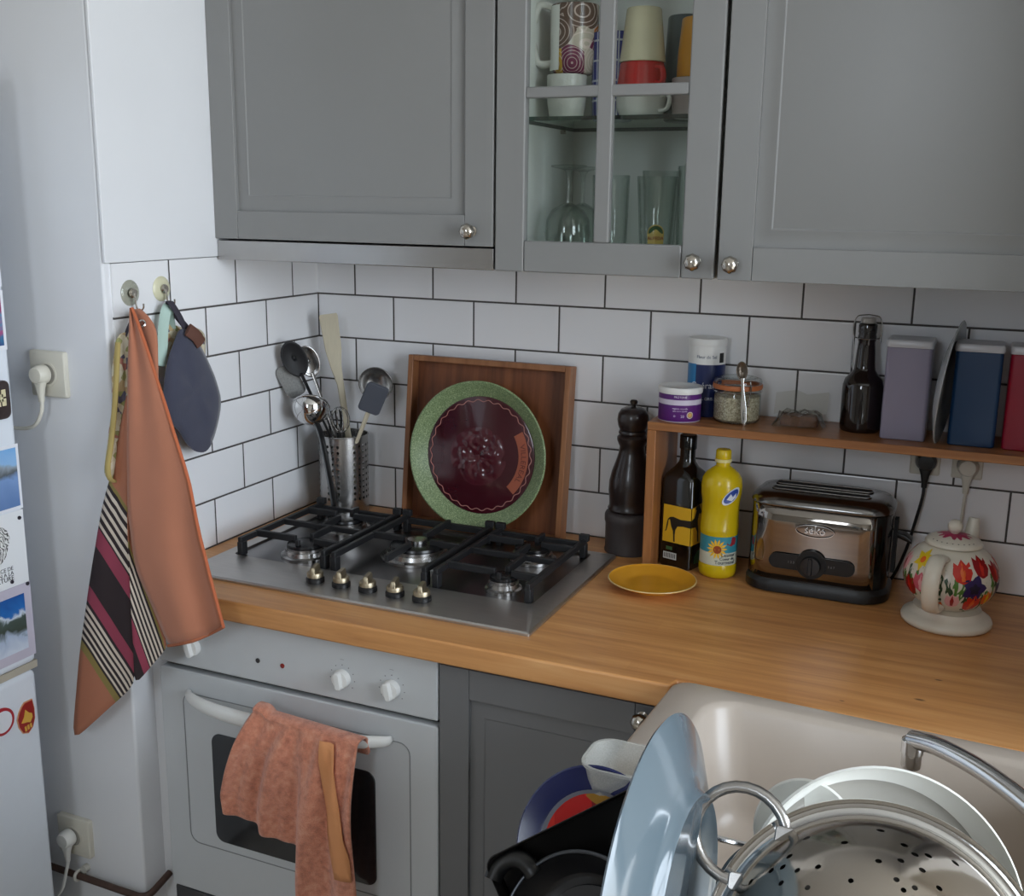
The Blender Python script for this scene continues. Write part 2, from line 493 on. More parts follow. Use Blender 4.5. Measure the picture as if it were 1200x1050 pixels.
def cabinet(name, label, x0, x1, z0, z1, knobx, knobz, mat, yf=-0.365, back=-0.012, glass=False):
    t = thing(name, label, 'cabinet', ((x0 + x1) / 2, yf, z0))
    ox, oz = -(x1 - x0) / 2, 0
    w, h, dp = x1 - x0, z1 - z0, back - yf
    b = MB()
    s = 0.016; g = 0.0215
    b.box(ox + .002, ox + s, g, dp, 0, h); b.box(-ox - s, -ox - .002, g, dp, 0, h)
    b.box(ox + s, -ox - s, g, dp, 0.002, 0.018); b.box(ox + s, -ox - s, g, dp, h - .018, h)
    b.box(ox + s, -ox - s, dp - .008, dp, 0.018, h - .018)
    b.build('carcass', INW if glass else mat, t)
    X = T((ox + .001, 0, 0))
    b = MB(); door_geo(b, w - .002, h, X, 0.055, not glass)
    if glass:
        W = w - .002; st = .055
        b.box(W / 2 - .0135, W / 2 + .0135, 0.0008, 0.018, st - .001, h - st + .001, 0, X)
        hs = []
        ph = .2385
        zz = st - .001
        cells = []
        while zz + ph < h - .03:
            zt = min(zz + ph, h - st)
            cells.append((zz, zt))
            if zt + .0185 < h - st - .02:
                b.box(st, W - st, 0.0012, 0.018, zt, zt + .0185, 0, X)
            zz = zt + .0185
    d = b.build('door', mat, t, bev=0.0028, seg=3)
    if glass:
        for (za, zb) in cells:
            for (xa, xb) in ((st, W / 2 - .0135), (W / 2 + .0135, W - st)):
                p = MB(); p.box(xa - .003, xb + .003, 0.011, 0.014, za - .003, zb + .003, 0, X); p.build('glass_pane', PANE, d)
        sh = MB(); sh.box(ox + s + .001, -ox - s - .001, 0.032, dp - .010, 1.7445 - z0, 1.7515 - z0)
        sh.build('glass_shelf', SHELFG, t)
        pg = MB()
        for sx in (ox + s, -ox - s - .008):
            for yy in (0.07, 0.27): pg.box(sx, sx + .008, yy, yy + .008, 1.7365 - z0, 1.7440 - z0)
        pg.build('shelf_pegs', NICKEL, t)['kind'] = 'stuff'
    if z0 < .5:
        p = MB(); p.box(ox + .002, -ox - .002, .07, .085, -z0 + .0005, -.0005); p.build('plinth', mat, t)
    k = MB(); knob_geo(k, frame((knobx - (x0 + x1) / 2, 0, knobz - z0), (0, -1, 0))); k.build('knob', NICKEL, d)
    return t
# greenish edge-lit shelf glass
_t = NT('shelf_glass')
_tr = _t.n.new('ShaderNodeBsdfTransparent'); _gl = _t.n.new('ShaderNodeBsdfGlossy'); _gl.inputs['Roughness'].default_value = 0.05
_tc = _t.n.new('ShaderNodeNewGeometry'); _sp = _t.n.new('ShaderNodeSeparateXYZ'); _t.link(_tc.outputs['True Normal'], _sp.inputs[0])
_up = _t.math('ABSOLUTE', _sp.outputs[2])
_t.link(_t.mix(_up, lin((84, 112, 104)), lin((244, 250, 247))), _tr.inputs[0])
_mx = _t.n.new('ShaderNodeMixShader'); _mx.inputs[0].default_value = 0.12
_t.link(_tr.outputs[0], _mx.inputs[1]); _t.link(_gl.outputs[0], _mx.inputs[2]); _t.link(_mx.outputs[0], _t.out.inputs['Surface'])
SHELFG = _t.m

cabinet('wall_cabinet', 'grey panelled wall cabinet above the cooker hood, leftmost of the wall cabinets', 0.003, 0.612, 1.5285, 2.288, 0.571, 1.555, GREY)
cabinet('wall_cabinet', 'grey wall cabinet with glazed door showing mugs and glasses', 0.6145, 1.0105, 1.487, 2.288, 0.979, 1.515, GREY, glass=True)
cabinet('wall_cabinet', 'grey panelled wall cabinet to the right of the glazed one', 1.0155, 1.62, 1.487, 2.288, 1.041, 1.513, GREY)
# slim extractor under the left cabinet
t = thing('cooker_hood', 'slim stainless steel cooker hood under the leftmost grey wall cabinet', 'cooker hood', (0.3075, -0.36, 1.487))
b = MB(); b.box(-0.303, 0.3035, 0.0, 0.016, 0.0, 0.0385); b.build('front_strip', STEEL, t, bev=0.0015)
b = MB(); b.box(-0.302, 0.3025, 0.0165, 0.345, 0.004, 0.038); b.build('hood_body', GREY_SHADED, t)

# ------------------------------------------------------------------ base units
cabinet('base_cabinet', 'grey base cabinet with shade in its paint between the oven and the sink', 0.6405, 1.042, 0.10, 0.846, 0.999, 0.826, GREY_SHADED, yf=-0.63, back=-0.03)
t = thing('sink_cabinet', 'grey base cabinet with shade in its paint under the white sink', 'cabinet', (1.07, -0.67, 0.08))
b = MB(); b.box(0.021, 0.58, -0.99, 0.0, 0.0, 0.60); b.build('carcass', GREY_SHADED, t)
b = MB(); b.box(0.07, 0.56, -0.98, -0.01, -0.0795, -0.0005); b.build('plinth', GREY_SHADED, t)
for k in range(2):
    b = MB(); door_geo(b, 0.49, 0.60, Matrix.Translation((0, -0.003 - 0.494 * k, 0)) @ T(rot=(0, 0, -pi / 2)))
    d = b.build('door', GREY_SHADED, t, bev=0.0016)
    kb = MB(); knob_geo(kb, frame((0, -0.45 if k == 0 else -0.54, 0.56), (-1, 0, 0))); kb.build('knob', NICKEL, d)

# ------------------------------------------------------------------ worktop
b = MB()
b.prism([(0.0, -0.657), (1.046, -0.657), (1.052, -0.6335), (1.72, -0.6635), (1.72, 0.0), (0.0, 0.0)], 0.86, 0.90)
tag(b.build('worktop', OAK, bev=0.004, seg=3), 'oiled oak worktop running under the hob and toaster', 'worktop')

# ------------------------------------------------------------------ oven
t = thing('oven', 'white built-in oven with a glass window and bar handle', 'oven', (0.3365, -0.63, 0.10))
def L(x, y, z): return (x - 0.3365, y + 0.63, z - 0.10)
b = MB(); b.box(-0.3, 0.3, 0.022, 0.56, 0.0, 0.755); b.build('oven_body', DARKGAP, t)
b = MB(); b.box(-0.3015, 0.3015, 0.0, 0.022, 0.639, 0.753)
cp = b.build('control_panel', OVENW, t, bev=0.004, seg=3)
for (kx, ang) in ((0.121, 0.25), (0.449, 0.12), (0.549, 0.2)):
    b = MB(); X = frame(L(kx, -0.63, 0.783), (0, -1, 0))
    b.lathe([(0, 0), (0.017, 0), (0.0175, 0.004), (0.0155, 0.012), (0.0, 0.0125)], 28, 0, X)
    R = X @ T(rot=(0, 0, ang))
    b.loft([rr(0, 0, 0.0062, 0.0165, 0.005, 0.0115), rr(0, 0, 0.0058, 0.016, 0.005, 0.019), rr(0, 0, 0.0045, 0.0145, 0.004, 0.0205)], True, True, 0, R)
    b.build('knob', WHT, cp)
    if kx > 0.2:
        m = MB()
        for i in range(9):
            a = -2.2 + i * 0.55
            m.lathe([(0, 0), (0.0011, 0), (0.0011, 0.0004), (0, 0.0004)], 8, 0, frame(L(kx + 0.025 * sin(a), -0.63, 0.783 + 0.025 * cos(a)), (0, -1, 0)))
        m.box(*[v for p in ((kx - .004 - .3365, kx + .004 - .3365), (-.0004, 0.001), (0.818 - .1, 0.8185 - .1)) for v in p])
        m.build('dial_marks', M('dial_grey', (120, 122, 124), 0.6), cp)['kind'] = 'stuff'
for (kx, c) in ((0.268, (52, 50, 50)), (0.322, (130, 30, 26))):
    b = MB(); b.lathe([(0, 0), (0.0046, 0), (0.0046, 0.0012), (0.0028, 0.0022), (0, 0.0024)], 16, 0, frame(L(kx, -0.63, 0.782), (0, -1, 0)))
    b.build('indicator_light', M('indicator_%d' % c[0], c, 0.25), cp)
b = MB()
b.loft([[(x, 0.021, z) for x, z in [(p[0], p[1]) for p in rr(0, 0.3925, 0.3015, 0.2365, 0.006)]], [(p[0], 0.0, p[1]) for p in rr(0, 0.3925, 0.3015, 0.2365, 0.006)]], True, True)
dr = b.build('door', OVENW, t, bev=0.003, seg=3)
# fine groove of the door liner
g = MB()
pts = [(p[0], -0.0002, p[1]) for p in rr(0, 0.4255, 0.247, 0.1590, 0.022, 0, 6)]
g.tube(pts, 0.0011, 6, True); g.build('door_groove', M('groove_grey', (128, 130, 132), 0.6), dr)
b = MB()
wl = lambda y: [(p[0], y, p[1]) for p in rr(-0.0035, 0.3995, 0.180, 0.1145, 0.020, 0, 7)]
b.loft([wl(-0.0022), wl(0.004)], True, True)
b.build('door_window', M('oven_window_glass', (34, 36, 40), 0.08, var=0.05, spec=0.9), dr, bev=0.001)
h = MB()
hp = [(-0.228, -0.002, 0.588), (-0.222, -0.014, 0.588), (-0.19, -0.028, 0.586), (-0.14, -0.038, 0.584), (-0.06, -0.043, 0.583), (0.03, -0.043, 0.583), (0.11, -0.038, 0.584), (0.17, -0.028, 0.586), (0.205, -0.014, 0.588), (0.211, -0.002, 0.588)]
hp = smoothpath(hp, 4)
N = len(hp)
h.tube(hp, [0.0048 + 0.0088 * sin(pi * i / (N - 1)) ** 0.8 for i in range(N)], 14, flat=(0.75, 1.15))
h.build('door_handle', WHT, dr)
b = MB(); b.box(-0.3, 0.3, 0.006, 0.022, 0.012, 0.150)
b.build('drawer_front', M('oven_drawer', (70, 71, 74), 0.25), t, bev=0.003)
b = MB(); vs, fs = text_geo('lll', 0.012, 0.0003); b.add(vs, fs, 0, frame((0.052, -0.0002, 0.205), (0, -1, 0))); b.build('maker_mark', M('dial_grey'), dr)

# ------------------------------------------------------------------ hob
HX0, HX1, HY0, HY1, HZ = 0.055, 0.782, -0.577, -0.116, 0.9
t = thing('gas_hob', 'stainless steel five burner gas hob set in the oak worktop', 'hob', ((HX0 + HX1) / 2, (HY0 + HY1) / 2, HZ))
hx, hy = (HX0 + HX1) / 2, (HY0 + HY1) / 2
def h_(x, y, z=0): return (x - hx, y - hy, z)
b = MB()
ow, od = (HX1 - HX0) / 2, (HY1 - HY0) / 2
px0, px1, py0, py1 = 0.084, 0.736, -0.455, -0.138
pc, pq = ((px0 + px1) / 2 - hx, (py0 + py1) / 2 - hy), ((px1 - px0) / 2, (py1 - py0) / 2)
b.loft([rr(0, 0, ow, od, .004, 0.0002), rr(0, 0, ow, od, .004, 0.004), rr(0, 0, ow - .003, od - .003, .004, 0.0072), rr(pc[0], pc[1], pq[0] + .003, pq[1] + .003, .012, 0.0085), rr(pc[0], pc[1], pq[0], pq[1], .010, 0.0080)], True, False)
b.build('hob_frame', STEELH, t)
b = MB()
b.loft([rr(pc[0], pc[1], pq[0], pq[1], .010, 0.0080), rr(pc[0], pc[1], pq[0] - .004, pq[1] - .004, .008, 0.0035), rr(pc[0], pc[1], pq[0] - .05, pq[1] - .05, .008, 0.003)], False, True)
b.build('spill_tray', STEELP, t)
def burner(x, y, r, wok=False):
    z = 0.0075; c = h_(x, y)
    b = MB(); X = T((c[0], c[1], 0))
    b.lathe([(0, z - .004), (r * 1.35, z - .004), (r * 1.35, z + .002), (r * 1.15, z + .004), (r * 1.1, z + .012), (r, z + .0125), (r, z + .018), (0, z + .018)], 40, 0, X)
    o = b.build('burner', STEEL, t)
    c2 = MB(); c2.lathe([(0, z + .0182), (r * .98, z + .0182), (r, z + .020), (r * .97, z + .0245), (r * .8, z + .0265), (0, z + .0268)], 40, 0, X)
    c2.build('burner_cap', ENAM, o)
    if wok:
        c3 = MB(); c3.lathe([(r * .30, z + .027), (r * .36, z + .027), (r * .36, z + .034), (0, z + .0375)], 28, 0, X); c3.build('wok_ring', STEEL, o)
burner(0.215, -0.392, 0.037); burner(0.192, -0.205, 0.040); burner(0.419, -0.297, 0.055, True); burner(0.655, -0.398, 0.026); burner(0.636, -0.213, 0.036)
def grate(x0, x1, y0, y1, cs):
    b = MB(); zt, zb, w = 0.042, 0.030, 0.0046
    def bar(xa, ya, xb, yb, z0=zb, z1=zt, ww=w):
        d = Vector((xb - xa, yb - ya, 0)); n = Vector((-d.y, d.x, 0)).normalized() * ww
        p = [h_(xa, ya), h_(xb, yb)]
        q = [(p[0][0] + n.x, p[0][1] + n.y), (p[0][0] - n.x, p[0][1] - n.y), (p[1][0] - n.x, p[1][1] - n.y), (p[1][0] + n.x, p[1][1] + n.y)]
        b.prism(q, z0, z1)
    e = 0.010
    for x in (x0 + e, x1 - e):
        bar(x, y0 + 0.004, x, y1 - 0.004)
        for y in (y0 + .012, y1 - .012): bar(x, y - .009, x, y + .009, 0.004, zb + .002, .006)
    bar(x0 + e, y1 - .012, x1 - e, y1 - .012, 0.022, 0.036)
    ym = (y0 + y1) / 2
    if len(cs) > 1: bar(x0 + e, ym, x1 - e, ym)
    for (cx, cy, r) in cs:
        for (dx, dy) in ((1, 0), (-1, 0), (0, 1), (0, -1)):
            ex = cx if dx == 0 else ((x1 - e) if dx > 0 else (x0 + e))
            if dy == 0: ey = cy
            else:
                lo, hi = (y0 + .030, y1 - .012)
                if len(cs) > 1: lo, hi = (ym, hi) if cy > ym else (lo, ym)
                ey = hi if dy > 0 else lo
            bar(cx + dx * r * .55, cy + dy * r * .55, ex, ey, zt - .012, zt + .002, .0042)
    # raised lugs at the ends
    for x in (x0 + e, x1 - e, ):
        for y in (y1 - .010, ):
            bar(x - .010, y, x + .010, y, zt - .004, zt + .010, .006)
    b.build('pan_support', IRON, t, bev=0.0012, seg=2)
grate(0.086, 0.302, -0.452, -0.142, ((0.215, -0.392, 0.04), (0.192, -0.205, 0.04)))
grate(0.306, 0.524, -0.452, -0.142, ((0.419, -0.297, 0.055),))
grate(0.528, 0.734, -0.452, -0.142, ((0.655, -0.398, 0.03), (0.636, -0.213, 0.036)))
# two lifted bridges on the far-left grate
for kx in (0.323, 0.380, 0.437, 0.494, 0.549):
    c = h_(kx, -0.520)
    b = MB(); X = T((c[0], c[1], 0.008))
    b.lathe([(0, 0), (0.0175, 0), (0.0175, 0.007), (0.015, 0.010), (0, 0.010)], 28, 0, X)
    k = b.build('knob', BLK, t)
    b = MB(); R = X @ T(rot=(0, 0, 0.25))
    b.lathe([(0, 0.0102), (0.0155, 0.0102), (0.0155, 0.017), (0.014, 0.019), (0, 0.0192)], 28, 0, R)
    b.loft([rr(0, 0, 0.0055, 0.0165, 0.003, 0.018), rr(0, 0, 0.0050, 0.016, 0.003, 0.029), rr(0, 0, 0.0035, 0.0145, 0.003, 0.031)], True, True, 0, R)
    b.build('knob_grip', BRASSY, k)
# ================================================================== UTENSIL POT AND UTENSILS
def perforated(mb, fn, nu, nv, holes, rf=0.36, mi=0, X=None, wrap=True):
    """surface fn(u, v) with round holes cut in the cells for which holes(i, j) is true"""
    vs = []; fs = []; idx = {}
    def vert(i, j):
        k = (i % nu if wrap else i, j)
        if k not in idx: idx[k] = len(vs); vs.append(fn(k[0] / nu, j / nv))
        return idx[k]
    for j in range(nv):
        for i in range(nu):
            c = [vert(i + 1, j + 1), vert(i, j + 1), vert(i, j), vert(i + 1, j)]
            if not holes(i, j): fs.append((c[2], c[3], c[0], c[1])); continue
            inn = []
            for q in range(8):
                a = q * pi / 4
                inn.append(len(vs)); vs.append(fn((i + .5 + rf * cos(a)) / nu, (j + .5 + rf * sin(a)) / nv))
            for q in range(4):
                i0, i1, i2 = inn[2 * q], inn[2 * q + 1], inn[(2 * q + 2) % 8]
                fs += [(c[q], i1, i0), (c[q], i2, i1), (c[q], c[(q + 1) % 4], i2)]
    mb.add(vs, fs, mi, X)
PX, PY, PR, PH = 0.098, -0.060, 0.0565, 0.182
t = thing('utensil_pot', 'perforated stainless steel pot holding utensils in the tiled corner', 'utensil holder', (PX, PY, 0.9))
b = MB()
perforated(b, lambda u, v: (PR * cos(2 * pi * u), PR * sin(2 * pi * u), 0.004 + (PH - .004) * v), 28, 13, lambda i, j: i % 5 in (0, 1, 2) and 2 <= j <= 11, 0.25)
b.build('pot_wall', STEEL, t, smooth=60)
b = MB(); b.lathe([(0, 0.0005), (PR, 0.0005), (PR, 0.004), (0, 0.004)], 40); b.build('pot_base', STEEL, t)
b = MB(); b.tube([(PR * cos(2 * pi * i / 40), PR * sin(2 * pi * i / 40), PH) for i in range(40)], 0.0016, 8, True); b.build('rim', STEEL, t)

def spoon_geo(mb, X, w, l, depth=0.35, mi=0):
    """oval shallow bowl in local xy (y = length), hollow towards +z"""
    rows = []
    for j in range(9):
        r = j / 8
        rows.append([(w * r * cos(2 * pi * i / 28), l * r * sin(2 * pi * i / 28), -depth * w * (1 - r * r)) for i in range(28)])
    mb.grid(rows[1:], mi, X, closed=True)
    n0 = len(mb.v); mb.add([rows[1][i] for i in range(28)], [tuple(range(28))], mi, X)
def utensil(name, label, cat, foot, top, parts, group=None):
    f = Vector(foot); d = (Vector(top) - f)
    t = thing(name, label, cat, tuple(f))
    return t, d, d.normalized()
def handle(t, d, r, mat, a=0.0, e=1.0, name='handle', flat=(1, .5)):
    b = MB(); pts = [d * (a + (e - a) * i / 8) for i in range(9)]
    b.tube(pts, [r * (1 + .15 * sin(i)) for i in range(9)], 10, flat=flat); return b.build(name, mat, t)
CAMV = Vector((1.43, -2.15, 1.61))
def head_frame(c, axis, n=None):
    """local y along the handle axis, local z towards the viewer side"""
    a = Vector(axis).normalized()
    n = Vector(n) if n is not None else (CAMV - Vector(c))
    z = (n - a * n.dot(a)).normalized(); x = a.cross(z)
    m = Matrix((x, a, z)).transposed().to_4x4(); m.translation = Vector(c); return m
LOC = lambda t, X: Matrix.Translation(-Vector(t.location)) @ X

# black serving spoon
t, d, a = utensil('serving_spoon', 'black nylon serving spoon standing in the steel pot, leftmost of the utensils', 'spoon', (0.132, -0.048, 0.925), (0.0555, -0.158, 1.232), None)
handle(t, d, 0.006, BLK)
b = MB(); spoon_geo(b, LOC(t, head_frame(Vector(t.location) + d + a * 0.035, a)), 0.027, 0.042); b.build('spoon_bowl', M('black_nylon', (20, 20, 22), .6), t, solid=0.002)
# steel spoon behind
t, d, a = utensil('serving_spoon', 'stainless steel serving spoon standing behind the black spoon', 'spoon', (0.122, -0.040, 0.925), (0.0545, -0.113, 1.228), None)
handle(t, d, 0.0045, STEEL)
b = MB(); spoon_geo(b, LOC(t, head_frame(Vector(t.location) + d + a * 0.026, a)), 0.024, 0.037); b.build('spoon_bowl', STEEL, t, solid=0.0012)
# slotted grey turner
t, d, a = utensil('fish_slice', 'grey textured slice half hidden behind the black spoon', 'spatula', (0.130, -0.060, 0.925), (0.038, -0.1455, 1.180), None)
handle(t, d, 0.004, STEEL)
b = MB(); X = LOC(t, head_frame(Vector(t.location) + d + a * 0.036, a))
b.loft([[(x, y, -.001) for x, y, z in rr(0, 0, .022, .038, .014)], [(x, y, .001) for x, y, z in rr(0, 0, .022, .038, .014)]], True, True, 0, X)
b.build('blade', M('grey_mesh_steel', (120, 120, 118), 0.5, 0.8, var=0.4, vs=300), t)
# ladle hung outside: bright bowl, black handle running down the front of the pot
t = thing('ladle', 'shiny steel ladle with a black handle hanging outside the steel pot', 'ladle', (0.073, -0.150, 0.93))
c0 = Vector((0.073, -0.150, 0.93))
cb_ = Vector((0.073, -0.150, 1.158))
b = MB(); pts = [Vector(p) - c0 for p in smoothpath([(0.117, -0.133, 0.932), (0.108, -0.1345, 0.99), (0.094, -0.1345, 1.06), (0.086, -0.137, 1.10), (0.078, -0.142, 1.122)], 4)]
b.tube(pts, 0.0095, 10, flat=(1.15, .38)); b.build('handle', BLK, t)
b = MB(); X = Matrix.Translation(cb_ - c0) @ frame((0, 0, 0), (-0.35, 0.75, 0.75))
R_ = 0.041
b.lathe([(R_ * sin(pi * j / 18), -R_ * cos(pi * j / 18)) for j in range(10)], 32, 0, X)
b.tube([X @ Vector((R_ * cos(2 * pi * i / 32), R_ * sin(2 * pi * i / 32), 0)) for i in range(32)], .0012, 6, True)
b.build('ladle_bowl', CHROME, t, solid=0.0012, smooth=60)
# pale wooden spatula
t, d, a = utensil('wooden_spatula', 'pale wooden spatula, tallest of the utensils in the steel pot', 'spatula', (0.125, -0.045, 0.925), (0.086, -0.055, 1.225), None)
WOODP = M('pale_beech', (196, 186, 162), 0.6, var=0.1, vs=40, stretch=(8, 8, 1))
b = MB()
X = LOC(t, head_frame(Vector(t.location), a))
ln = d.length
loops = []
for y, w, k in ((0, .008, .004), (ln * .6, .007, .004), (ln * .9, .008, .0035), (ln + .01, .0125, .003), (ln + .05, .0185, .0025), (ln + .125, .021, .002), (ln + .131, .019, .0015)):
    loops.append([(x + (-.004 if y > ln else 0), y, z) for x, z, _ in rr(0, 0, w, k, k)])
b.loft(loops, True, True, 0, X); b.build('blade', WOODP, t)
# whisk
t, d, a = utensil('whisk', 'small wire balloon whisk in the steel pot below the wooden spatula', 'whisk', (0.106, -0.062, 0.93), (0.113, -0.092, 1.092), None)
handle(t, d, 0.004, STEEL, flat=(1, 1))
b = MB(); X = LOC(t, head_frame(Vector(t.location) + d, a))
for k in range(5):
    an = pi * k / 5; pts = []
    for i in range(17):
        s = i / 16; ph = s * pi
        r = 0.023 * sin(ph) ** 0.8 * (1 if i else 0); side = 1
        pts.append((cos(an) * 0.022 * sin(2 * pi * s if False else pi * s) * (1 if s < .5 else 1) * (-1 if s < 0 else 1) if False else 0, 0, 0))
    pts = [(0.022 * sin(u) * cos(an), 0.030 - 0.030 * cos(u) if False else 0.031 * (1 - cos(u)) , 0.022 * sin(u) * sin(an)) for u in [2 * pi * i / 24 for i in range(25)]]
    b.tube(pts, 0.0008, 6, mi=0, X=X)
b.build('wires', CHROME, t)
# steel ladle behind right
t, d, a = utensil('ladle', 'round steel ladle standing behind the grey silicone spatula', 'ladle', (0.082, -0.040, 0.925), (0.171, -0.052, 1.172), None)
handle(t, d, 0.0042, STEEL)
b = MB(); cc = Vector(t.location) + d + a * 0.032
X = LOC(t, head_frame(cc, a, (1.0, -1.9, 0.9)))
b.lathe([(0.039 * sin(pi * j / 18), -0.033 * cos(pi * j / 18)) for j in range(10)], 32, 0, X)
b.build('ladle_bowl', STEEL, t, solid=0.001, smooth=60)
# silicone spatula
t, d, a = utensil('silicone_spatula', 'dark grey silicone spatula with a pale wooden handle, rightmost in the pot', 'spatula', (0.075, -0.065, 0.925), (0.187, -0.092, 1.150), None)
handle(t, d, 0.0065, WOODP)
b = MB(); X = LOC(t, head_frame(Vector(t.location) + d, a))
b.loft([[(x + .001 * y / .03, y + .032, z * (1 - y / .12)) for x, y, _ in rr(0, 0, .025, .036, .009)] for z in (-.0055, .0055)], True, True, 0, X)
b.build('blade', M('grey_silicone', (74, 77, 86), 0.55), t, bev=.002)
# dark plastic handles seen low in the pot
t, d, a = utensil('pasta_fork', 'black nylon fork sunk low in the steel pot behind the whisk', 'fork', (0.10, -0.05, 0.93), (0.078, -0.060, 1.10), None)
handle(t, d, 0.005, BLK)
b = MB(); X = LOC(t, head_frame(Vector(t.location) + d, a))
for k in range(4): b.tube([(-.012 + .008 * k, -.004, 0), (-.015 + .010 * k, .012, .002), (-.015 + .010 * k, .035, .009)], .0026, 8, X=X)
b.box(-.016, .016, -.008, 0.001, -.003, .003, X=X)
b.build('tines', BLK, t)

# ================================================================== TRAY AND PLATE BEHIND THE HOB
t = thing('wooden_tray', 'square dark wooden tray leaning on the tiles behind the hob', 'tray', (0.4535, -0.086, 0.9005), (-0.112, 0, 0))
W_, H_, D_ = 0.192, 0.376, 0.036
b = MB(); b.box(-W_ + .012, W_ - .012, D_ - .008, D_ - .001, 0.012, H_ - .012); b.build('tray_base', TRAYW, t)
for nm, bx in (('tray_side', (-W_, -W_ + .0125, 0, D_, 0, H_)), ('tray_side', (W_ - .0125, W_, 0, D_, 0, H_)), ('tray_side', (-W_ + .0125, W_ - .0125, 0, D_, 0, .0125)), ('tray_side', (-W_ + .0125, W_ - .0125, 0, D_, H_ - .0125, H_))):
    b = MB(); b.box(*bx); b.build(nm, TRAYR, t, bev=0.0015)
# plate
t = thing('decorative_plate', 'round green plate with a burgundy centre leaning inside the wooden tray', 'plate', (0.459, -0.103, 0.9155), (-0.13, 0, 0))
t['label'] = 'round green rimmed plate with a burgundy centre leaning in the wooden tray'
RP = 0.160
X = frame((0, 0, RP), (0, -1, 0))
gp = NT('speckled_green_glaze')
v = gp.coord('Object'); n1 = gp.new('ShaderNodeTexNoise', Scale=420.0, Detail=2.0); gp.link(v, n1.inputs[0])
gp.set(Base_Color=gp.ramp(n1.outputs['Fac'], [(0.36, (98, 118, 80)), (0.55, (132, 150, 108)), (0.72, (174, 186, 148))]), Roughness=0.35)
gp.bump(n1.outputs['Fac'], 0.1, 0.001)
b = MB()
b.lathe([(0, -.003), (.120, -.003), (.128, -.001), (RP - .002, .0235), (RP, .026), (RP - .003, .0275), (.1535, .0255), (.1275, .0045), (.1265, .0038), (0, .0030)], 72, 0, X)
b.build('plate_body', gp.m, t, smooth=50)
BURG = M('burgundy_glaze', (62, 16, 26), 0.16, var=0.2, vs=12, bump=0.1, bs=14, bd=.004, coat=.4)
b = MB(); b.lathe([(0, .0041), (.1268, .0041), (.1262, .0050), (.124, .0058), (0, .0058)], 72, 0, X)
pc_ = b.build('plate_centre', BURG, t, smooth=30)
b = MB()
b.tube([((.1175 + .0022 * cos(30 * a)) * cos(a), (.1175 + .0022 * cos(30 * a)) * sin(a), .0062) for a in [2 * pi * i / 300 for i in range(300)]], .0009, 6, True, X=X)
b.build('wavy_line', M('pink_glaze', (176, 120, 112), 0.3), pc_)
# raised, irregular moulded picture in the same glaze
from mathutils import noise as mnoise
b = MB(); rows = []
for j in range(1, 19):
    r_ = .068 * j / 18; row = []
    for i in range(72):
        a = 2 * pi * i / 72
        x, y = r_ * cos(a), r_ * sin(a)
        env = max(0.0, 1 - (r_ / .064) ** 4)
        hgt = .0055 * env * max(0.0, .5 + 1.1 * mnoise.noise(Vector((x * 42 + 3.1, y * 42 + 1.7, .4))) + .55 * mnoise.noise(Vector((x * 120, y * 120, 2.0))))
        row.append((x * 1.05 - .004, y - .002, .0057 + hgt))
    rows.append(row)
b.grid(rows, 0, X, closed=True); b.add(rows[0], [tuple(range(72))], 0, X)
b.build('relief', M('burgundy_relief', (74, 24, 34), 0.16, var=.3, vs=60, coat=.5), pc_, smooth=70)
b = MB()
rows = []
for r_ in (.090, .112):
    rows.append([(r_ * cos(a), r_ * sin(a), .0063) for a in [-.74 + 1.30 * i / 24 for i in range(25)]])
b.grid(rows, 0, X)
vs, fs = text_geo('VILLEREAL', .016, .0003)
vs2 = []
for x, y, h in vs:
    a = -.09 - x / .101 * 1.15
    r_ = .101 + y
    vs2.append((r_ * cos(a), r_ * sin(a), .0067 + h))
b.add(vs2, fs, 1, X)
b.build('motto_band', [M('terracotta_glaze', (156, 84, 62), 0.35), M('dark_terracotta', (96, 40, 30), 0.4)], pc_)

# ================================================================== PEPPER MILL
t = thing('pepper_mill', 'tall dark turned wooden pepper mill beside the wooden shelf', 'pepper mill', (0.7885, -0.0575, 0.9))
MILLW = M('dark_turned_wood', (40, 29, 27), 0.3, var=.3, vs=14, stretch=(3, 3, .6), coat=.2)
MILLB = M('greyed_wood', (66, 60, 60), 0.5, var=.35, vs=30, stretch=(3, 3, .5))
b = MB(); b.lathe([(0, 0), (.050, 0), (.0505, .004), (.049, .008), (.0495, .060), (.0515, .066), (.0515, .078), (.049, .083), (.043, .087), (0, .087)], 40); b.build('mill_base', MILLB, t)
b = MB(); b.lathe([(0, .087), (.043, .087), (.046, .092), (.043, .097), (.0435, .110), (.0455, .130), (.0445, .150), (.040, .170), (.033, .190), (.0275, .208), (.0255, .222), (.0285, .228), (.0315, .236), (.0315, .242), (.027, .247), (.029, .251), (.0275, .256), (0, .257)], 40); b.build('mill_body', MILLW, t)
b = MB(); b.lathe([(0, .2575), (.0270, .2575), (.0305, .266), (.0325, .278), (.0310, .290), (.0255, .299), (.016, .304), (0, .305)], 40); b.build('mill_head', MILLW, t)
b = MB(); b.lathe([(0, .305), (.004, .305), (.004, .309), (.0075, .311), (.008, .316), (.0055, .319), (0, .320)], 20); b.build('top_nut', M('dark_nickel', (80, 74, 70), .3, 1.0), t)

# ================================================================== WOODEN COUNTER SHELF
t = thing('counter_shelf', 'low reddish wooden shelf standing on the worktop against the back wall', 'shelf', (0.85, -0.165, 0.9))
b = MB(); b.box(0.0, 0.868, 0.0, 0.164, 0.283, 0.299); b.build('shelf_board', PINE, t, bev=.0015)
b = MB(); b.box(0.0, 0.018, 0.0, 0.164, 0.0, 0.2828); b.build('side_panel', PINEV, t, bev=.0015)
b = MB(); b.box(0.850, 0.868, 0.0, 0.164, 0.0, 0.2828); b.build('side_panel', PINEV, t, bev=.0015)
ZS = 1.1992

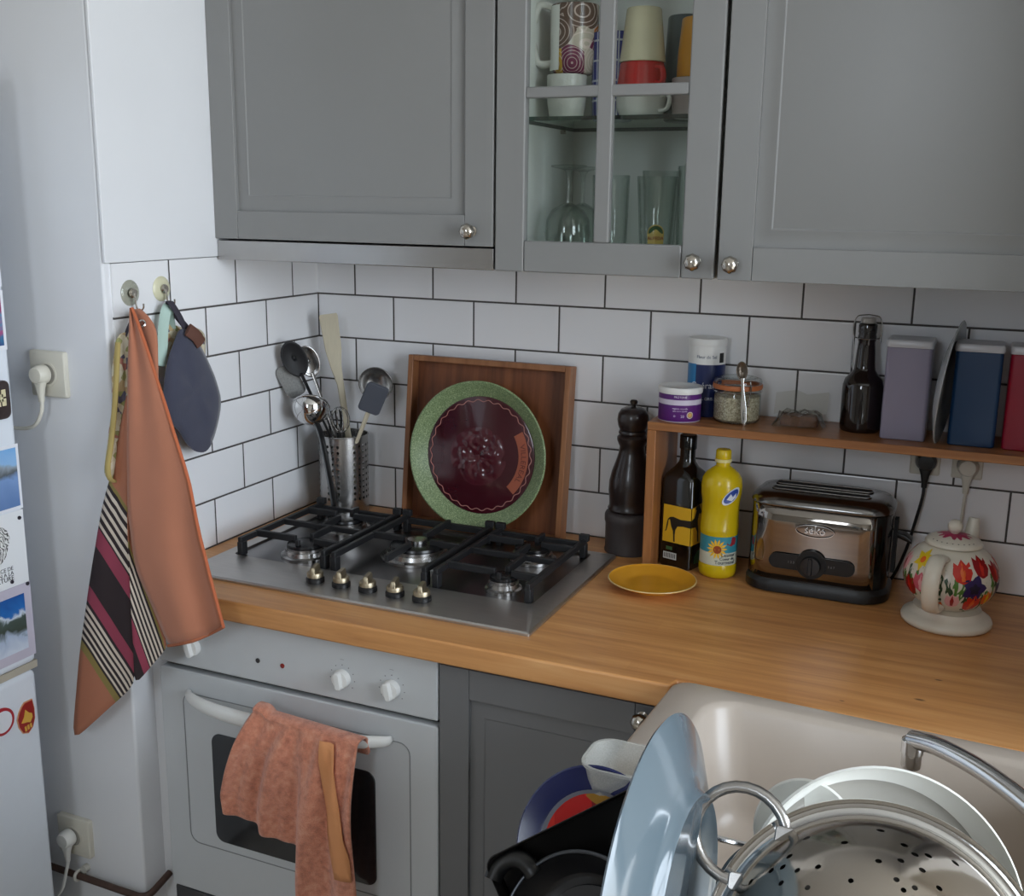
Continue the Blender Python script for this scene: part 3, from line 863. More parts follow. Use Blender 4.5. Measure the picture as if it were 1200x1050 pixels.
# purple tub
t = thing('tub', 'round purple tub with a white lid on the wooden shelf', 'tub', (0.897, -0.109, ZS))
PUR = M('purple_print', (92, 38, 118), .35, var=.05); LILW = M('lilac_white', (206, 198, 214), .4)
b = MB(); b.lathe([(0, 0), (.0395, 0), (.041, .002), (.041, .053), (0, .053)], 40, 0); bod = b.build('tub_body', PUR, t)
b = MB(); b.lathe([(.0413, .033), (.0413, .043)], 40, 0); b.lathe([(.0412, .0), (.0412, .0012)], 40); b.build('label_band', LILW, bod)
b = MB(); b.lathe([(.0, .0535), (.0425, .0535), (.043, .055), (.043, .063), (.0415, .0655), (.034, .0655), (.032, .0645), (0, .0645)], 40); b.build('lid', WHT, t)
b = MB(); CA = -pi / 2 + .28
add_text(b, 'PROTEINE', .0055, 0, wrap=(.0413, CA, .0485)); add_text(b, 'vegetale naturelle', .0042, 0, wrap=(.0413, CA, .0265)); add_text(b, 'sans sucre ajoute', .0040, 0, wrap=(.0413, CA, .0218)); add_text(b, '20', .0070, 0, wrap=(.0413, CA + .12, .0115)); add_text(b, 'o', .0075, 0, wrap=(.0413, CA - .25, .0125))
b.build('lettering', M('print_lilac', (214, 200, 222), .5), bod)
b = MB()
for r0, r1, mi in ((0, .0045, 0), (.0052, .0066, 1)):
    vs = []; 
    for rr_ in (r0, r1): vs += [(rr_ * cos(2 * pi * i / 20), rr_ * sin(2 * pi * i / 20), .0003 + .0001 * mi) for i in range(20)]
    b.add(cyl_wrap(vs, .0413, CA + .48, .014), [(i, (i + 1) % 20, 20 + (i + 1) % 20, 20 + i) for i in range(20)], mi)
b.build('seal', [M('seal_gold', (206, 164, 90), .4), M('seal_white', (226, 214, 196), .4)], bod)

# blue salt tin
t = thing('salt_tin', 'tall white and navy salt tub at the back of the shelf behind the purple tub', 'tub', (0.929, -0.0375, ZS))
NAVY = M('navy_print', (28, 40, 86), .35); CYAN = M('cyan_print', (44, 122, 176), .35)
b = MB(); b.lathe([(0, 0), (.036, 0), (.0365, .002), (.0365, .103)], 40, 0); b.lathe([(.0365, .103), (.0365, .1385), (0, .1385)], 40, 1)
arc_patch(b, .0367, -pi / 2 - 1.15, -pi / 2 - .35, .02, .104, 2)
bod = b.build('tub_body', [NAVY, WHT, CYAN], t)
b = MB(); b.lathe([(.0, .1387), (.0375, .1387), (.038, .140), (.038, .150), (.0365, .153), (.033, .153), (.031, .1515), (0, .1515)], 40); b.build('lid', WHT, t)
CA = -pi / 2 + .22
b = MB(); add_text(b, 'Fleur de Sel', .0085, 0, wrap=(.0368, CA, .118)); b.build('lettering', M('print_grey', (120, 126, 140), .5), bod)
b = MB(); add_text(b, 'Gu\u00e9rande', .017, 0, wrap=(.0368, CA + .1, .062)); add_text(b, 'SEL GRIS', .008, 0, wrap=(.0368, CA, .036))
b.build('lettering', M('print_white', (214, 218, 226), .5), bod)
b = MB(); arc_patch(b, .0368, CA + .72, CA + 1.05, .107, .126); b.build('emblem', BLK, bod)

# clip-top jar of grain
t = thing('clip_jar', 'clip-top glass jar of pale grain with an orange rubber seal on the shelf', 'jar', (1.001, -0.078, ZS))
GRAIN = NT('grain'); v = GRAIN.coord('Object'); n1 = GRAIN.new('ShaderNodeTexVoronoi', Scale=420.0); GRAIN.link(v, n1.inputs['Vector'])
sp_ = GRAIN.n.new('ShaderNodeSeparateColor'); GRAIN.link(n1.outputs['Color'], sp_.inputs[0])
GRAIN.set(Base_Color=GRAIN.ramp(sp_.outputs[0], [(0, (136, 124, 100)), (.5, (176, 166, 140)), (1, (206, 198, 172))]), Roughness=.8); GRAIN.bump(n1.outputs['Distance'], .5, .002)
b = MB(); b.lathe([(0, 0), (.040, 0), (.0445, .004), (.0450, .012), (.0450, .056), (.043, .062), (.041, .064)], 44); b.build('jar_body', WARE, t, smooth=60)
b = MB(); b.lathe([(0, .003), (.039, .003), (.0430, .007), (.0430, .050), (.03, .052), (0, .049)], 44); b.build('grain', GRAIN.m, t)
b = MB(); b.lathe([(.041, .064), (.0465, .0645), (.0475, .0675), (.0470, .0725), (.0465, .0735), (.041, .0735)], 44); b.build('rubber_seal', M('orange_rubber', (176, 102, 56), .5), t)
b = MB(); b.lathe([(.041, .0740), (.0455, .0742), (.0460, .078), (.044, .083), (.036, .0855), (.034, .0840), (0, .0830)], 44); b.build('glass_lid', WARE, t, smooth=60)
b = MB()
fa = -pi / 2 + .55
def cyl(r, a, z): return (r * cos(a), r * sin(a), z)
for s in (-.16, .16):
    b.tube(smoothpath([cyl(.0475, fa + s, .084), cyl(.0510, fa + s, .070), cyl(.0500, fa + s * .8, .050), cyl(.0480, fa + s * .8, .036)], 4), .0013, 8)
b.tube([cyl(.0475, fa + .16 - .32 * i / 6, .084) for i in range(7)], .0013, 8); b.tube([cyl(.0482, fa + .13 - .26 * i / 6, .036) for i in range(7)], .0013, 8)
b.tube([cyl(.0465, 2 * pi * i / 48, .060) for i in range(48)], .0012, 6, True)
b.build('wire_clip', CHROME, t)
# spoon hung on the jar
t = thing('teaspoon', 'steel teaspoon leaning upright against the front of the grain jar', 'spoon', (1.028, -0.130, ZS + .0015))
p0 = Vector((1.028, -0.130, ZS + .0015)); p1 = Vector((1.0195, -0.1265, ZS + .083))
d = p1 - p0; a = d.normalized()
b = MB(); X = LOC(t, head_frame(p0, a))
ln = d.length; loops = []
for y, w, k in ((0, .001, .0006), (.010, .0048, .0008), (.035, .0055, .001), (.060, .0032, .0011), (ln, .0026, .0013), (ln + .008, .004, .0012)):
    loops.append([(x, y, z) for x, z, _ in rr(0, 0, w, k, k * .9, k=2)])
b.loft(loops, True, True, 0, X); b.build('handle', CHROME, t)
b = MB(); spoon_geo(b, LOC(t, head_frame(p1 + a * .022, a)), .0105, .0175, .5); b.build('spoon_bowl', M('shaded_spoon_steel', (110, 100, 90), .35, 1.0), t, solid=.0009)  # bowl in shade: a darker steel colour stands in for it

# crumpled clear packet
t = thing('plastic_packet', 'small crumpled clear packet of brown food lying on the shelf', 'packet', (1.120, -0.066, ZS))
random.seed(11)
def crumple(hx_, hy_, h, n=9, amp=.004):
    rows = []
    for j in range(n + 1):
        r = []
        for i in range(n + 1):
            u, v_ = 2 * i / n - 1, 2 * j / n - 1
            e = max(0, 1 - max(abs(u), abs(v_)) ** 4)
            r.append((hx_ * u + random.uniform(-amp, amp), hy_ * v_ + random.uniform(-amp, amp), max(.0006, h * e ** .5 + random.uniform(-amp, amp) * (1 if e > 0 else 0) * 1.5)))
        rows.append(r)
    return rows
b = MB(); b.loft([rr(0, 0, .034, .020, .008, .0012), rr(0, 0, .035, .021, .008, .014), rr(0, 0, .030, .017, .008, .020)], True, True); b.build('contents', M('brown_crumb', (112, 76, 56), .8, var=.4, vs=160, bump=.6, bs=260), t)
b = MB(); b.grid(crumple(.046, .034, .026)); b.build('film', m_ware_glass('clear_film', (240, 240, 236), (170, 168, 164)), t, smooth=25)
b = MB(); b.grid([[(-.055 + .02 * i, .030 + .008 * j, .012 + .020 * j + .004 * ((i * 7 + j * 3) % 3)) for i in range(6)] for j in range(3)]); b.build('film_flap', MATS['clear_film'], t, smooth=20)

# swing-top bottle
t = thing('swing_top_bottle', 'dark brown swing-top bottle with a wire bail on the wooden shelf', 'bottle', (1.2295, -0.060, ZS))
BRN = M('brown_bottle_glass', (22, 11, 8), .08, var=.2, spec=.8)
b = MB(); b.lathe([(0, 0), (.034, 0), (.0365, .004), (.037, .010), (.037, .078), (.0365, .086), (.033, .097), (.024, .107), (.0195, .114), (.0185, .122), (.0165, .150), (.0150, .166), (.0160, .168), (.0165, .176), (.0155, .180), (.0165, .184), (.0165, .196), (.015, .200), (0, .200)], 44); b.build('bottle_body', BRN, t, smooth=50)
b = MB(); b.lathe([(0, .2003), (.013, .2003), (.0135, .203), (.013, .2085), (.011, .2105), (0, .211)], 28); b.build('stopper', M('grey_ceramic', (170, 166, 160), .3), t)
b = MB()
for s in (-1, 1):
    b.tube(smoothpath([(.011 * s, 0, .214), (.020 * s, -.002, .211), (.025 * s, -.004, .196), (.0235 * s, -.003, .176), (.0185 * s, 0, .172)], 4), .0011, 8)
    b.tube(smoothpath([(.0235 * s, -.003, .176), (.0215 * s, -.008, .150), (.0215 * s, -.012, .118)], 4) if s < 0 else [(.0235 * s, -.003, .176), (.024 * s, -.003, .166)], .0011, 8)
b.tube([(-.011, 0, .214), (0, -.001, .2155), (.011, 0, .214)], .0011, 8); b.tube([(.0172 * cos(2 * pi * i / 32), .0172 * sin(2 * pi * i / 32), .172) for i in range(32)], .0011, 6, True)
b.build('wire_bail', STEEL, t)

# square canisters
def canister(label, cx, col, swoop=False):
    t = thing('canister', label, 'canister', (cx, -0.0825, ZS), group=None)
    b = MB(); h = .180; hw, hd = .0385, .0385
    b.loft([rr(0, 0, hw - .002, hd - .002, .006, 0), rr(0, 0, hw, hd, .007, .002), rr(0, 0, hw, hd, .007, .165), rr(0, 0, hw - .001, hd - .001, .007, .166)], True, True)
    mat = M('canister_%d_%d_%d' % col, col, .28, var=.03)
    bd = b.build('canister_body', mat, t)
    b = MB(); b.loft([rr(0, 0, hw + .0012, hd + .0012, .008, .1662), rr(0, 0, hw + .0016, hd + .0016, .008, .168), rr(0, 0, hw + .0016, hd + .0016, .008, .177), rr(0, 0, hw, hd, .007, .1795), rr(0, 0, hw - .006, hd - .006, .006, .1797), rr(0, 0, hw - .008, hd - .008, .006, .1785)], True, True)
    b.build('lid', M('canister_lid', (196, 196, 200), .3), t)
    if swoop:
        b = MB(); vs = [(-.002, -.03), (.034, .035)]
        pts = [(hw - .002, .145), (hw - .012, .150), (hw - .014, .130), (hw - .006, .112), (hw - .002, .104)]
        b.prism([(x, z) for x, z in pts], .0001, .0006, 0, frame((0, -hd, 0), (0, -1, 0))); b.build('label_patch', M('label_pale', (206, 190, 190), .5), bd)
    return t
canister('lavender grey square canister with a white lid beside the brown bottle', 1.3085, (142, 136, 156))
canister('dark blue square canister with a white lid right of the upright plate', 1.4225, (16, 54, 92))
canister('crimson square canister with a white lid at the right end of the shelf', 1.5105, (140, 10, 40), True)
# white oval dish standing on edge between the canisters
t = thing('side_plate', 'white plate standing on edge between the lavender and blue canisters', 'plate', (1.357, -0.106, ZS), (0, 0.105, -0.10))
b = MB(); X = frame((0, 0, .1105), (1, 0, 0))
b.lathe([(0, -.003), (.062, -.003), (.070, -.001), (.108, .0095), (.1100, .011), (.1085, .0122), (.070, .0035), (.060, .0005), (0, .0005)], 64, 0, X)
b.build('plate_body', M('grey_white_glaze', (178, 184, 186), .22), t, smooth=50)

# ================================================================== UNDER THE SHELF
t = thing('oil_bottle', 'dark square olive oil bottle with a yellow horse label under the shelf', 'bottle', (0.9140, -0.0930, 0.9))
BG = M('dark_green_glass', (8, 9, 7), .1, var=.2, spec=.8)
b = MB()
q = .0362
b.loft([rr(0, 0, q - .002, q - .002, .010, 0), rr(0, 0, q, q, .010, .003), rr(0, 0, q, q, .010, .178), rr(0, 0, q - .003, q - .003, .014, .188), rr(0, 0, .023, .023, .022, .202), rr(0, 0, .0165, .0165, .0164, .212), rr(0, 0, .0150, .0150, .0149, .222), rr(0, 0, .0150, .0150, .0149, .238)], True, True, 0, T(rot=(0, 0, -.28)))
bd = b.build('bottle_body', BG, t)
b = MB(); b.lathe([(0, .2382), (.0165, .2382), (.0168, .240), (.0168, .264), (.0155, .266), (0, .266)], 28); b.build('screw_cap', BLKG, t)
LX = T(rot=(0, 0, -.28)) 
YL = M('yellow_label', (214, 168, 36), .45)
b = MB()
def on_face(k, pts, h, mi, hh=.0002):
    """k = 0: face towards the left-front, k = 1: face towards the right-front of the square bottle"""
    Xf = LX @ (frame((0, -q - h, 0), (0, -1, 0)) if k == 0 else frame((q + h, 0, 0), (1, 0, 0)))
    b.prism(pts, 0, hh, mi, Xf)
# local x runs left to right on each face
on_face(0, [(-q + .009, .052), (q - .001, .052), (q - .001, .128), (-q + .009, .128)], .0001, 0)
on_face(1, [(-q + .001, .052), (q - .004, .052), (q - .004, .138), (-q + .001, .128)], .0001, 0)
on_face(0, [(-.024, .017), (.006, .017), (.006, .031), (-.024, .031)], .0002, 2)
for i in range(9): on_face(0, [(-.022 + .003 * i, .0195), (-.0205 + .003 * i, .0195), (-.0205 + .003 * i, .029), (-.022 + .003 * i, .029)], .0003, 1)
on_face(0, [(-.018, .036), (-.004, .036), (-.004, .043), (-.018, .043)], .0002, 3)
on_face(1, [(-.020, .012), (.004, .010), (.008, .032), (-.006, .038), (-.018, .026)], .0002, 3)
# dark horse, seen from the side, running round the corner
on_face(0, [(-.0165, .0985), (-.0120, .1035), (-.0040, .1050), (.012, .1020), (.028, .1030), (.0355, .1040), (.0355, .0885), (.018, .0890), (.006, .0870), (.0015, .0790), (.0005, .0680), (.0012, .0545), (-.0022, .0545), (-.0030, .0680), (-.0040, .0760), (-.0085, .0850), (-.0105, .0930), (-.0120, .0990), (-.0150, .0965), (-.0160, .0860), (-.0190, .0745), (-.0230, .0720), (-.0205, .0770), (-.0190, .0880)], .0003, 1)
on_face(1, [(-.0355, .0885), (-.0355, .1040), (-.026, .1080), (-.018, .1220), (-.022, .1250), (-.020, .1300), (-.008, .1320), (-.004, .1240), (.002, .1160), (-.001, .1120), (-.008, .1140), (-.012, .1020), (-.011, .0920), (-.008, .0780), (-.006, .0560), (-.010, .0560), (-.013, .0780), (-.020, .0880)], .0003, 1)
b.build('label', [YL, M('label_black', (26, 20, 14), .5), M('label_white', (200, 200, 194), .5), M('label_green', (62, 92, 52), .5)], bd)

t = thing('sunflower_oil_bottle', 'bright yellow plastic oil bottle with a sunflower label under the shelf', 'bottle', (0.9920, -0.1260, 0.9))
YEL = M('yellow_plastic', (206, 178, 22), .22, var=.03)
prof = [(0, 0), (.028, 0), (.0345, .004), (.0365, .012), (.0365, .026), (.0358, .028), (.0358, .087), (.0372, .091), (.0366, .100), (.0345, .118), (.0340, .132), (.0360, .150), (.0385, .165), (.0390, .182), (.0375, .195), (.031, .206), (.021, .214), (.0135, .219), (.0130, .227), (0, .227)]
b = MB(); n = 48; loops = []
for r, z in prof:
    loops.append([((r + (.0016 * sin(2 * (2 * pi * i / n) + z * 60) if .088 < z < .16 else 0)) * cos(2 * pi * i / n), (r + (.0016 * sin(2 * (2 * pi * i / n) + z * 60) if .088 < z < .16 else 0)) * sin(2 * pi * i / n), z) for i in range(n)])
b.loft([l for l in loops[1:-1]], True, True)
bd = b.build('bottle_body', YEL, t, smooth=45)
b = MB(); b.lathe([(0, .2272), (.0155, .2272), (.0160, .229), (.0160, .233), (.0135, .2335)], 32, 1); b.lathe([(.0145, .2335), (.0150, .235), (.0145, .249), (.0125, .2515), (0, .252)], 32, 0)
b.build('cap', [YEL, M('cap_cream', (226, 214, 150), .35)], t)
b = MB(); CA = -pi / 2 + .30; R0 = .0361
arc_patch(b, R0, CA - 1.5, CA + 1.4, .029, .054, 1, 24); arc_patch(b, R0, CA - 1.5, CA + 1.4, .054, .086, 0, 24)
SUNM = [M('label_teal', (58, 142, 160), .4), M('label_cream', (206, 208, 190), .4), M('petal_yellow', (236, 186, 40), .5), M('sunflower_brown', (150, 66, 26), .5), M('label_red', (150, 34, 44), .5), M('print_dark', (44, 58, 70), .5), M('badge_white', (210, 216, 224), .4), M('badge_blue', (40, 70, 150), .4)]
def wrapshape(pts, ca, z0, h, mi, R=R0):
    vs = [(x, y, h) for x, y in pts]; cx = sum(p[0] for p in pts) / len(pts); cy = sum(p[1] for p in pts) / len(pts)
    vs.append((cx, cy, h)); k = len(pts)
    b.add(cyl_wrap(vs, R, ca, z0), [(i, (i + 1) % k, k) for i in range(k)], mi)
for i in range(14):
    a = 2 * pi * i / 14
    wrapshape([(.004 * cos(a - .35), .004 * sin(a - .35)), (.0145 * cos(a - .16), .0145 * sin(a - .16)), (.0205 * cos(a), .0205 * sin(a)), (.0145 * cos(a + .16), .0145 * sin(a + .16)), (.004 * cos(a + .35), .004 * sin(a + .35))], CA - .16, .062, .0003 + .00005 * (i % 2), 2)
wrapshape([(.0080 * cos(2 * pi * i / 16), .0080 * sin(2 * pi * i / 16)) for i in range(16)], CA - .14, .061, .0005, 3)
wrapshape([(-.010, -.004), (.004, .010), (.013, .006), (.010, -.006), (.0, -.009)], CA + .62, .076, .0004, 4)
add_text(b, 'Lesieur', .0105, 5, wrap=(R0 + .0005, CA + .5, .0500)); add_text(b, 'Coeur de', .0080, 5, wrap=(R0 + .0005, CA + .42, .0425)); add_text(b, 'Tournesol', .0100, 5, wrap=(R0 + .0005, CA + .32, .0352))
b.build('label', SUNM, bd)
b = MB()
# blue badge on the shoulder
rb = .0398
wrapshape([(.0180 * cos(a) * 1.0 + .004 * sin(a), .0150 * sin(a) + .008 * cos(a)) for a in [2 * pi * i / 22 for i in range(22)]], CA + .42, .168, .0002, 6, rb)
wrapshape([(.0150 * cos(a) + .003 * sin(a), .0120 * sin(a) + .0065 * cos(a)) for a in [2 * pi * i / 22 for i in range(22)]], CA + .42, .168, .0005, 7, rb)
wrapshape([(-.010, -.006), (-.002, .005), (.003, -.003), (.010, .006), (.009, -.002), (.0, -.009)], CA + .42, .168, .0008, 6, rb)
b.build('badge', SUNM, bd)

# yellow saucer in front
t = thing('saucer', 'small yellow glazed saucer lying on the worktop beside the hob', 'saucer', (0.8985, -0.2555, 0.9))
b = MB(); b.lathe([(0, .0025), (.040, .0025), (.041, .0002), (.046, .0002), (.047, .003), (.066, .009), (.0815, .0165), (.0832, .0180)], 64, 0)
b.lathe([(.0832, .0180), (.0828, .0192), (.0812, .0194)], 64, 1)
rp = [(.0812, .0194)]
for i in range(16):
    r = .080 - i * .005
    rp.append((max(r, 0), .0178 - .0118 * min(1, (i) / 5.5) + .0004 * (i % 2)))
rp.append((0, .0062))
b.lathe(rp, 64, 0)
b.build('saucer_body', [M('yellow_glaze', (214, 152, 42), .25, var=.12, vs=20, stretch=(1, 1, 1)), M('saucer_rim', (222, 196, 130), .3)], t, smooth=60)

# ================================================================== TOASTER
TX, TY = 1.1815, -0.105
t = thing('toaster', 'chrome two slot toaster with a black control strip on the worktop', 'toaster', (TX, TY, 0.9))
hw, hd = .131, .080
def tl(sx, sy, z, r=.052): return rr(0, 0, hw + sx, hd + sy, r, z, 8)
b = MB(); b.loft([tl(-.006, -.006, 0), tl(0, 0, .003), tl(0, 0, .018), tl(-.006, -.004, .026)], True, True); b.build('base', BLK, t)
b = MB(); b.loft([tl(-.006, -.004, .0262), tl(-.004, -.004, .165)], True, True); b.build('body', BLKG, t)
# polished wrap-round front
pts = [p for p in rr(0, 0, hw - .003, hd - .002, .052, 0, 8) if p[1] < -.02]
pts.sort(key=lambda p: p[0]); pts = [p for p in pts if p[0] < hw - .020 and p[0] > -hw + .003]
b = MB(); b.grid([[(p[0] * (1 - .02 * z / .16), p[1], z) for p in pts] for z in (.030, .06, .1, .14, .166)])
fp = b.build('front_panel', M('polished_chrome', (150, 144, 138), .06, 1.0, var=.03), t, solid=.0015, smooth=60)
b = MB(); b.loft([tl(-.004, -.003, .1655), tl(-.002, -.001, .169), tl(-.004, -.003, .175), tl(-.014, -.012, .184, .046), tl(-.030, -.026, .188, .040)], True, True)
tp = b.build('top', M('toaster_top_steel', (132, 130, 128), .2, 1.0, var=.05), t, smooth=60)
for sy in (-.020, .022):
    b = MB(); b.loft([rr(-.004, sy, .088, .0115, .010, .1882), rr(-.004, sy, .088, .0115, .010, .1888)], True, True); b.build('slot', DARKGAP, tp)
    b = MB(); b.tube([(p[0], p[1], .1892) for p in rr(-.004, sy, .089, .0125, .011)], .0013, 6, True)
    b.build('slot_rim', MATS['toaster_top_steel'], tp)
b = MB(); X = frame((-.004, -hd - .0005, .066), (0, -1, 0))
loop = [(p[0], p[1]) for p in rr(0, 0, .077, .0145, .0145)]
b.prism(loop, 0, .004, 0, X); b.lathe([(0, 0), (.0270, 0), (.0270, .006), (0, .006)], 32, 0, X)
cs_ = b.build('control_strip', BLK, t, bev=.001)
b = MB(); b.lathe([(.0, .0062), (.0175, .0062), (.0185, .010), (.017, .018), (.0, .0185)], 32, 0, X); b.loft([rr(0, 0, .004, .016, .003, .0185), rr(0, 0, .003, .015, .003, .0215)], True, True, 0, X); b.build('dial', BLKG, cs_)
b = MB(); vs, fs = text_geo('5 6 7', .006, .0002); b.add(vs, fs, 0, X @ T((.036, 0, .0044))); vs, fs = text_geo('1 2 3', .006, .0002); b.add(vs, fs, 0, X @ T((-.036, 0, .0044))); b.build('dial_print', M('print_dim', (120, 120, 120), .5), cs_)
b = MB(); X = frame((-.002, -hd - .0004, .129), (0, -1, 0))
b.tube([(.034 * cos(a), .0115 * sin(a), .001) for a in [2 * pi * i / 40 for i in range(40)]], .0011, 6, True, X=X)
vs, fs = text_geo('seko', .020, .0008); b.add(vs, fs, 0, X @ T((0, .001, .0012))); b.build('badge', CHROME, fp)
b = MB(); b.box(hw - .003, hw + .004, -.014, .014, .05, .15); b.build('lever_slot', DARKGAP, t)
b = MB(); b.loft([[(hw + .002, y, z) for y, z, _ in rr(0, .122, .010, .005, .003)], [(hw + .018, y, z) for y, z, _ in rr(0, .118, .014, .006, .004)], [(hw + .030, y, z) for y, z, _ in rr(0, .112, .015, .004, .003)]], True, True); b.build('lever', BLK, t)

# ================================================================== WALL SOCKETS AND PLUGS (back wall)
def socket(name, label, loc, rotz, s=.0435, thick=.009):
    t = thing(name, label, 'socket', loc, (0, 0, rotz))
    b = MB(); X = frame((0, 0, 0), (0, -1, 0))
    b.loft([rr(0, 0, s, s, .004, 0), rr(0, 0, s, s, .004, thick - .002), rr(0, 0, s - .002, s - .002, .004, thick)], True, True, 0, X); b.build('face_plate', IVORY, t)
    b = MB(); b.lathe([(.0215, thick), (.0225, thick + .0012), (.0200, thick + .0012), (.0195, thick - .004), (0, thick - .004)] if False else [(.0190, thick + .0002), (.0230, thick + .0002), (.0230, thick + .0014), (.0190, thick + .0014), (.0190, thick + .0002)], 36, 0, X); b.build('socket_ring', IVORY, t)
    b = MB(); b.lathe([(0, thick + .0001), (.0188, thick + .0001)], 32, 0, X); b.build('socket_well', M('well_grey', (150, 147, 138), .6), t)
    return t
def plug(name, label, c, rotz, mat, cord, cr=.0032, th=.009, angled=True):
    """angled plug on a socket whose plate is at c, plus its cord (world points)"""
    t = thing(name, label, 'plug', c, (0, 0, rotz))
    b = MB(); X = frame((0, 0, 0), (0, -1, 0))
    b.lathe([(0, th + .002), (.0178, th + .002), (.0182, th + .004), (.0178, th + .016), (.014, th + .024), (0, th + .026)], 30, 0, X)
    loops = []
    for z, hx_, hy_ in ((.006, .0150, .0085), (-.014, .0120, .0078), (-.026, .0080, .0066), (-.040, .0056, .0056), (-.050, .0050, .0050)):
        loops.append([(x, -(th + .0125) + y, z) for x, y, _ in rr(0, 0, hx_, hy_, min(hx_, hy_) * .8)])
    b.loft(loops, True, True)
    b.build('plug_body', mat, t)
    inv = (Matrix.Translation(c) @ Matrix.Rotation(rotz, 4, 'Z')).inverted()
    b = MB(); b.tube([inv @ p for p in smoothpath([(c[0], c[1], c[2])] and cord, 6)], cr, 8); b.build('cord', mat, t)
    return t
socket('wall_socket', 'ivory wall socket on the tiles with a black plug in it', (1.3475, -.0003, 1.1405), 0, .027, .004)
socket('wall_socket', 'ivory wall socket on the tiles with a white plug in it', (1.4215, -.0003, 1.1405), 0, .027, .004)
plug('power_plug', 'black power plug under the wooden shelf with its cord behind the toaster', (1.350, -.0003, 1.142), 0, BLK, [(1.350, -.0165, 1.094), (1.349, -.020, 1.07), (1.340, -.026, 1.02), (1.331, -.034, .975), (1.315, -.040, .925), (1.300, -.045, .9045), (1.27, -.04, .9035)], .003, .004)
plug('power_plug', 'white power plug under the wooden shelf with its cord down to the kettle', (1.4225, -.0003, 1.139), 0, IVORY, [(1.4225, -.0165, 1.092), (1.4215, -.018, 1.06), (1.419, -.022, 1.0), (1.418, -.030, .95), (1.419, -.040, .9045), (1.42, -.09, .904), (1.418, -.118, .904)], .0026, .004)

# ================================================================== FLOWERED ELECTRIC KETTLE
KX, KY = 1.414, -0.198
t = thing('electric_kettle', 'round white ceramic kettle painted with tulips on its base', 'kettle', (KX, KY, 0.9))
KET = M('cream_ceramic', (216, 209, 194), .3, var=.03)
b = MB(); b.lathe([(0, 0), (.070, 0), (.0745, .003), (.0755, .008), (.073, .014), (.064, .019), (.058, .024), (.056, .030), (.0, .030)], 56); b.build('base', KET, t, smooth=60)
kb = MB()
def kr(z):   # radius of the body at height z above the worktop
    zz = (z - .088) / .064
    return .0775 * math.sqrt(max(0.0, 1 - zz * zz))
prof = [(0, .0305), (.055, .0305)] + [(kr(z), z) for z in [.0335 + (.140 - .0335) * i / 22 for i in range(23)]] + [(.040, .1435), (0, .1436)]
kb.lathe(prof, 64, 0)
def kpt(lon, z, h):
    zz = (z - .088) / .064
    r = kr(z)
    nrm = Vector((r / .0775 ** 2 * cos(lon), r / .0775 ** 2 * sin(lon), (z - .088) / .064 ** 2)).normalized()
    return Vector((r * cos(lon), r * sin(lon), z)) + nrm * h
def kshape(pts, lon, z, sc, rot, mi, h=.0005):
    vs = []
    cx = sum(p[0] for p in pts) / len(pts); cy = sum(p[1] for p in pts) / len(pts)
    rings = []
    for f in (1.0, .5):
        rings.append([(cx + (x - cx) * f, cy + (y - cy) * f) for x, y in pts])
    allp = rings[0] + rings[1] + [(cx, cy)]
    for x, y in allp:
        X_, Y_ = (x * cos(rot) - y * sin(rot)) * sc, (x * sin(rot) + y * cos(rot)) * sc
        zc = min(max(z + Y_, .034), .139)
        vs.append(kpt(lon + X_ / max(kr(zc), .02), zc, h))
    k = len(pts)
    fs = [(i, (i + 1) % k, k + (i + 1) % k, k + i) for i in range(k)] + [(k + i, k + (i + 1) % k, 2 * k) for i in range(k)]
    kb.add(vs, fs, mi)
TULIP = [(-.10, -.95), (-.6, -.7), (-.85, -.1), (-.66, .75), (-.35, .52), (0, .95), (.35, .52), (.66, .75), (.85, -.1), (.6, -.7), (.10, -.95)]
LEAF = [(-.12, -1), (-.28, -.3), (-.18, .4), (.05, 1.0), (.12, .3), (.14, -.3), (.10, -1)]
PANSY = [(.9 * cos(a) * (1 + .22 * cos(5 * a)), .9 * sin(a) * (1 + .22 * cos(5 * a))) for a in [2 * pi * i / 20 for i in range(20)]]
PETAL = [(-.25, -.9), (-.4, 0), (0, .95), (.4, 0), (.25, -.9)]
f0 = -pi / 2
random.seed(5)
for i in range(46):
    lon = f0 + 2 * pi * i / 46 + random.uniform(-.05, .05)
    kshape(LEAF, lon, .060 + random.uniform(0, .038), .021 + random.uniform(0, .010), random.uniform(-.35, .35), 1 if i % 3 else 2, .0003)
flowers = [(0.28, .114, .0150, .1, 'R'), (.78, .121, .0135, -.1, 'D'), (-.74, .122, .0135, 0, 'Y'), (-.98, .074, .0150, .1, 'D'), (-.62, .086, .0145, 0, 'P'), (.55, .088, .0165, 0, 'V'), (.10, .064, .0110, 0, 'K'), (.58, .060, .0135, -.1, 'R'), (.95, .068, .0110, .1, 'O'), (1.25, .110, .0145, 0, 'D'), (1.45, .078, .015, .2, 'V'), (1.75, .115, .014, 0, 'R'), (2.1, .07, .015, 0, 'P'), (2.5, .11, .015, 0, 'Y'), (2.9, .075, .015, 0, 'D'), (3.4, .11, .015, 0, 'R'), (3.9, .08, .015, 0, 'V'), (4.4, .115, .014, 0, 'O'), (4.75, .07, .0135, 0, 'R'), (-1.35, .108, .0140, 0, 'K'), (-.25, .050, .009, 0, 'O')]
idx = {'R': (3, 4), 'D': (5, 3), 'Y': (6, 6), 'P': (7, 8), 'V': (9, 10), 'K': (8, 5), 'O': (4, 6)}
